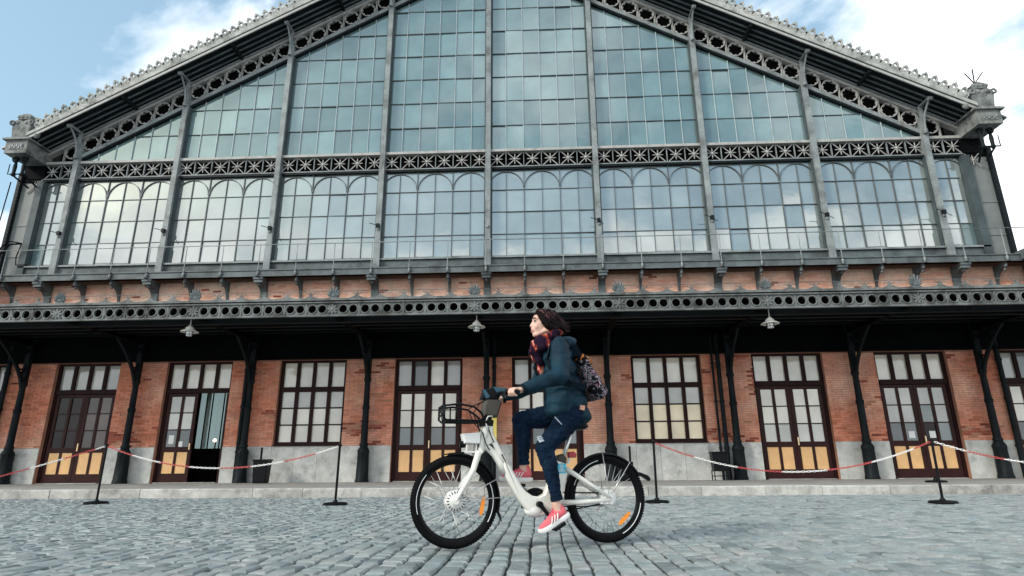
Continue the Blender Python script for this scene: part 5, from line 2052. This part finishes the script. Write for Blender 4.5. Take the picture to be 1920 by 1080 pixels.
# trainers
for s_ in (-1, 1):
    H_, d, n_ = FT[s_]
    v_ = Vector((0, 1, 0))
    M3 = Matrix((d, v_, n_)).transposed()

    def L(a, b, c):
        return tuple(H_ + M3 @ Vector((a, b, c)))
    sh = MB()
    sh.caps(L(0.045, 0, 0.052), 0.038, L(0.10, 0, 0.050), 0.038)
    sh.caps(L(0.10, 0, 0.050), 0.037, L(0.165, 0, 0.036), 0.034)
    sh.caps(L(0.165, 0, 0.036), 0.034, L(0.220, 0, 0.030), 0.027)
    sh.caps(L(0.040, 0, 0.060), 0.034, L(0.052, 0, 0.095), 0.033)
    shoe = blob(sh, 'trainer', PINK, per, 0.006, 3)
    shoe['label'] = 'pink trainer on the lowered left pedal' if s_ > 0 else 'pink trainer on the raised right pedal'
    so_ = MB()
    ol = []
    for k in range(28):
        a = 2 * PI * k / 28
        xx = 0.128 + 0.130 * math.cos(a)
        ww = 0.040 * abs(math.sin(a)) ** 0.75 * (1.0 - 0.10 * math.sin(PI * min(max((xx - 0.05) / 0.12, 0), 1)))
        ol.append((xx, ww * (1 if math.sin(a) >= 0 else -1)))
    nb_ = len(ol)
    for zz, sc2 in ((-0.004, 0.96), (0.006, 1.02), (0.020, 1.02), (0.027, 0.97)):
        for (xx, yy) in ol:
            so_.v.append(L(0.128 + (xx - 0.128) * sc2, yy * sc2, zz + 0.012 * max(0, (xx - 0.2) / 0.06) ** 2))
    for r_ in range(3):
        for k in range(nb_):
            j = (k + 1) % nb_
            so_.f.append((r_ * nb_ + k, r_ * nb_ + j, (r_ + 1) * nb_ + j, (r_ + 1) * nb_ + k))
    so_.f += [tuple(range(nb_ - 1, -1, -1)), tuple(3 * nb_ + k for k in range(nb_))]
    inst('sole', so_.mesh('sole', SOLE, 'auto'), shoe)
    for i in range(3):
        for sy in (-1, 1):
            a0 = 0.085 + 0.024 * i
            stp = MB()
            stp.tube([L(a0 + 0.026, sy * 0.0385, 0.026), L(a0 + 0.010, sy * 0.0405, 0.045), L(a0 - 0.004, sy * 0.0345, 0.066)], [0.0042, 0.0042, 0.0035], 6)
            inst('stripe', stp.mesh('stripe', SOLE), shoe)
    lc = MB()
    for i in range(5):
        a0 = 0.105 + 0.018 * i
        zt = 0.088 - 0.008 * i
        lc.tube([L(a0, -0.024, zt - 0.006), L(a0 + 0.006, 0, zt + 0.004), L(a0, 0.024, zt - 0.006)], 0.0042, 6)
    lc.torus(L(0.085, 0, 0.092), 0.014, 0.004, 'y', 10, 5)
    inst('lace', lc.mesh('lace', PINKD, True), shoe)
# face details
for s_ in (-1, 1):
    inst('eye', MB().ell((-0.041, s_ * 0.031, 1.642), (0.012, 0.0135, 0.0075), 12, 8).mesh('eye', EYEW, True), per)
    inst('iris', MB().ell((-0.0345, s_ * 0.034, 1.642), (0.0065, 0.0085, 0.0070), 10, 6).mesh('iris', HAIR, True), per)
    inst('eyelash', MB().tube([(-0.031, s_ * 0.020, 1.649), (-0.031, s_ * 0.030, 1.651), (-0.040, s_ * 0.046, 1.648)], 0.0036, 6).mesh('eyelash', HAIR, True), per)
    inst('eyebrow', MB().tube([(-0.026, s_ * 0.014, 1.668), (-0.027, s_ * 0.028, 1.674), (-0.036, s_ * 0.046, 1.670)], [0.004, 0.0055, 0.003], 6).mesh('eyebrow', HAIR, True), per)
inst('lips', MB().caps((-0.0165, -0.013, 1.5765), 0.0052, (-0.0165, 0.013, 1.5765), 0.0052, 8).caps((-0.0205, -0.013, 1.5660), 0.0055, (-0.0205, 0.013, 1.5660), 0.0055, 8).mesh('lips', LIPS, True), per)
# hair: dark bob swept back by the wind
hr_ = MB()
hr_.ell((-0.155, 0, 1.668), (0.100, 0.084, 0.093), 20, 14)
hr_.ell((-0.105, 0, 1.715), (0.062, 0.066, 0.045)).ell((-0.205, 0, 1.640), (0.078, 0.083, 0.080))
for s_ in (-1, 1):
    hr_.caps((-0.058, s_ * 0.050, 1.712), 0.018, (-0.098, s_ * 0.072, 1.630), 0.020)
    hr_.caps((-0.085, s_ * 0.064, 1.690), 0.024, (-0.125, s_ * 0.078, 1.605), 0.028)
    hr_.caps((-0.125, s_ * 0.078, 1.605), 0.030, (-0.180, s_ * 0.075, 1.580), 0.036)
    hr_.caps((-0.150, s_ * 0.075, 1.640), 0.034, (-0.250, s_ * 0.060, 1.600), 0.032)
hr_.caps((-0.220, 0.03, 1.630), 0.052, (-0.285, 0.02, 1.610), 0.024)
hr_.caps((-0.200, -0.02, 1.600), 0.055, (-0.265, -0.01, 1.585), 0.026)


def whr(co):
    a = math.atan2(co.z - 1.70, co.x + 0.03)
    return 0.0025 * math.sin(a * 40 + 4 * noise.noise(co * 9)) + 0.003 * noise.noise(co * 12)


hair = blob(hr_, 'hair', HAIR, per, 0.007, 4, whr)
HS = [MB() for _ in range(3)]
for i in range(520):
    s_ = random.choice((-1, 1))
    a = random.random()
    fr_o = random.uniform(-0.01, 0.01)
    r_c = random.uniform(1.0, 1.07)
    st0 = Vector((-0.060 - 0.085 * random.random(), s_ * random.uniform(0.002, 0.040), 1.742 + random.uniform(-0.012, 0.010)))
    m1 = Vector((-0.095 - 0.115 * a, s_ * random.uniform(0.066, 0.084) * r_c, 1.690 - 0.010 * a + fr_o))
    m2 = Vector((-0.145 - 0.120 * a, s_ * random.uniform(0.070, 0.090) * (1 - 0.25 * a) * r_c, 1.632 + 0.02 * a + fr_o))
    e_ = Vector((-0.150 - 0.125 * a - 0.03 * random.random(), s_ * random.uniform(0.045, 0.090) * (1 - 0.25 * a), 1.582 + 0.030 * a + random.uniform(-0.040, 0.030)))
    e2 = e_ + Vector((-0.022 - 0.016 * random.random(), -s_ * 0.006, random.uniform(-0.018, 0.014)))
    HS[i % 3].tube([st0, (st0 + m1) / 2 + Vector((0, s_ * 0.012, 0.010)), m1, m2, e_, e2], [0.0028, 0.0042, 0.0046, 0.0042, 0.003, 0.0007], 5, False)
for mb_, m_ in zip(HS, (HAIR, HAIRL, HAIRM)):
    tag(inst('hair_strands', mb_.mesh('hair_strands', m_, True), hair), kind='stuff')
# scarf wound round the neck with the ends hanging in front
sf = MB()
for i in range(20):
    a = 2 * PI * i / 20
    sf.ell((-0.135 + 0.092 * math.cos(a), 0.098 * math.sin(a), 1.512 + 0.046 * -math.cos(a) + 0.006 * math.sin(3 * a)), (0.042, 0.042, 0.040))
for i in range(16):
    a = 2 * PI * i / 16
    sf.ell((-0.120 + 0.088 * math.cos(a), 0.100 * math.sin(a), 1.445 - 0.035 * math.cos(a) + 0.010 * math.sin(2 * a)), (0.044, 0.046, 0.040))
sf.caps((-0.055, 0.030, 1.45), 0.052, (-0.060, 0.030, 1.37), 0.042).caps((-0.060, 0.030, 1.37), 0.042, (-0.082, 0.02, 1.255), 0.026)
sf.caps((-0.060, -0.03, 1.45), 0.050, (-0.058, -0.03, 1.35), 0.036).caps((-0.075, 0.025, 1.26), 0.024, (-0.088, 0.02, 1.20), 0.012)


def wsc(co):
    a = math.atan2(co.y, co.x + 0.13)
    return 0.004 * math.sin(co.z * 90 + 4 * noise.noise(co * 8) + a * 2) + 0.004 * noise.noise(co * 14)


blob(sf, 'scarf', SCARF, per, 0.007, 3, wsc)

# backpack
bpk = thing('backpack', 'small black and white patterned backpack with orange top worn by the cyclist', 'backpack', BL, BRZ)
b_ = MB()
b_.prism([(-0.345, 1.330), (-0.440, 1.350), (-0.500, 1.255), (-0.590, 1.110), (-0.565, 1.045), (-0.480, 1.030), (-0.425, 1.110)], -0.135, 0.135, ch=0.03)
b_.prism([(-0.500, 1.215), (-0.535, 1.215), (-0.612, 1.110), (-0.585, 1.060), (-0.540, 1.070)], -0.10, 0.10, ch=0.02)
pkb = blob(b_, 'pack_body', PACK, bpk, 0.010, 4, lambda c: 0.008 * noise.noise(c * 16))
b_ = MB()
b_.caps((-0.405, -0.07, 1.345), 0.050, (-0.405, 0.07, 1.345), 0.050).caps((-0.445, -0.07, 1.325), 0.045, (-0.445, 0.07, 1.325), 0.045)
blob(b_, 'pack_flap', PACKT, bpk, 0.009, 3, lambda c: 0.006 * noise.noise(c * 20))
for s_ in (-1, 1):
    b_ = MB()
    p_ = []
    for (u_, v_, z_) in ((-0.385, 0.085, 1.37), (-0.320, 0.120, 1.452), (-0.225, 0.135, 1.492), (-0.120, 0.150, 1.43), (-0.085, 0.150, 1.32), (-0.13, 0.166, 1.22), (-0.26, 0.182, 1.14), (-0.40, 0.14, 1.12)):
        p_.append((u_, s_ * v_, z_))
    for a, b in zip(p_, p_[1:]):
        b_.beam(a, b, 0.012, 0.040, (0, 0.4, 1))
    inst('strap', b_.mesh('strap', JACKETD), bpk)
inst('zip_line', MB().tube([(-0.545, -0.10, 1.205), (-0.547, 0, 1.212), (-0.540, 0.10, 1.205), (-0.49, 0.138, 1.19)], 0.006, 6).mesh('zip_line', BPLAST, True), bpk)
inst('carry_loop', MB().torus((-0.405, 0, 1.395), 0.028, 0.007, 'x', 14, 6).mesh('carry_loop', BPLAST, True), bpk)
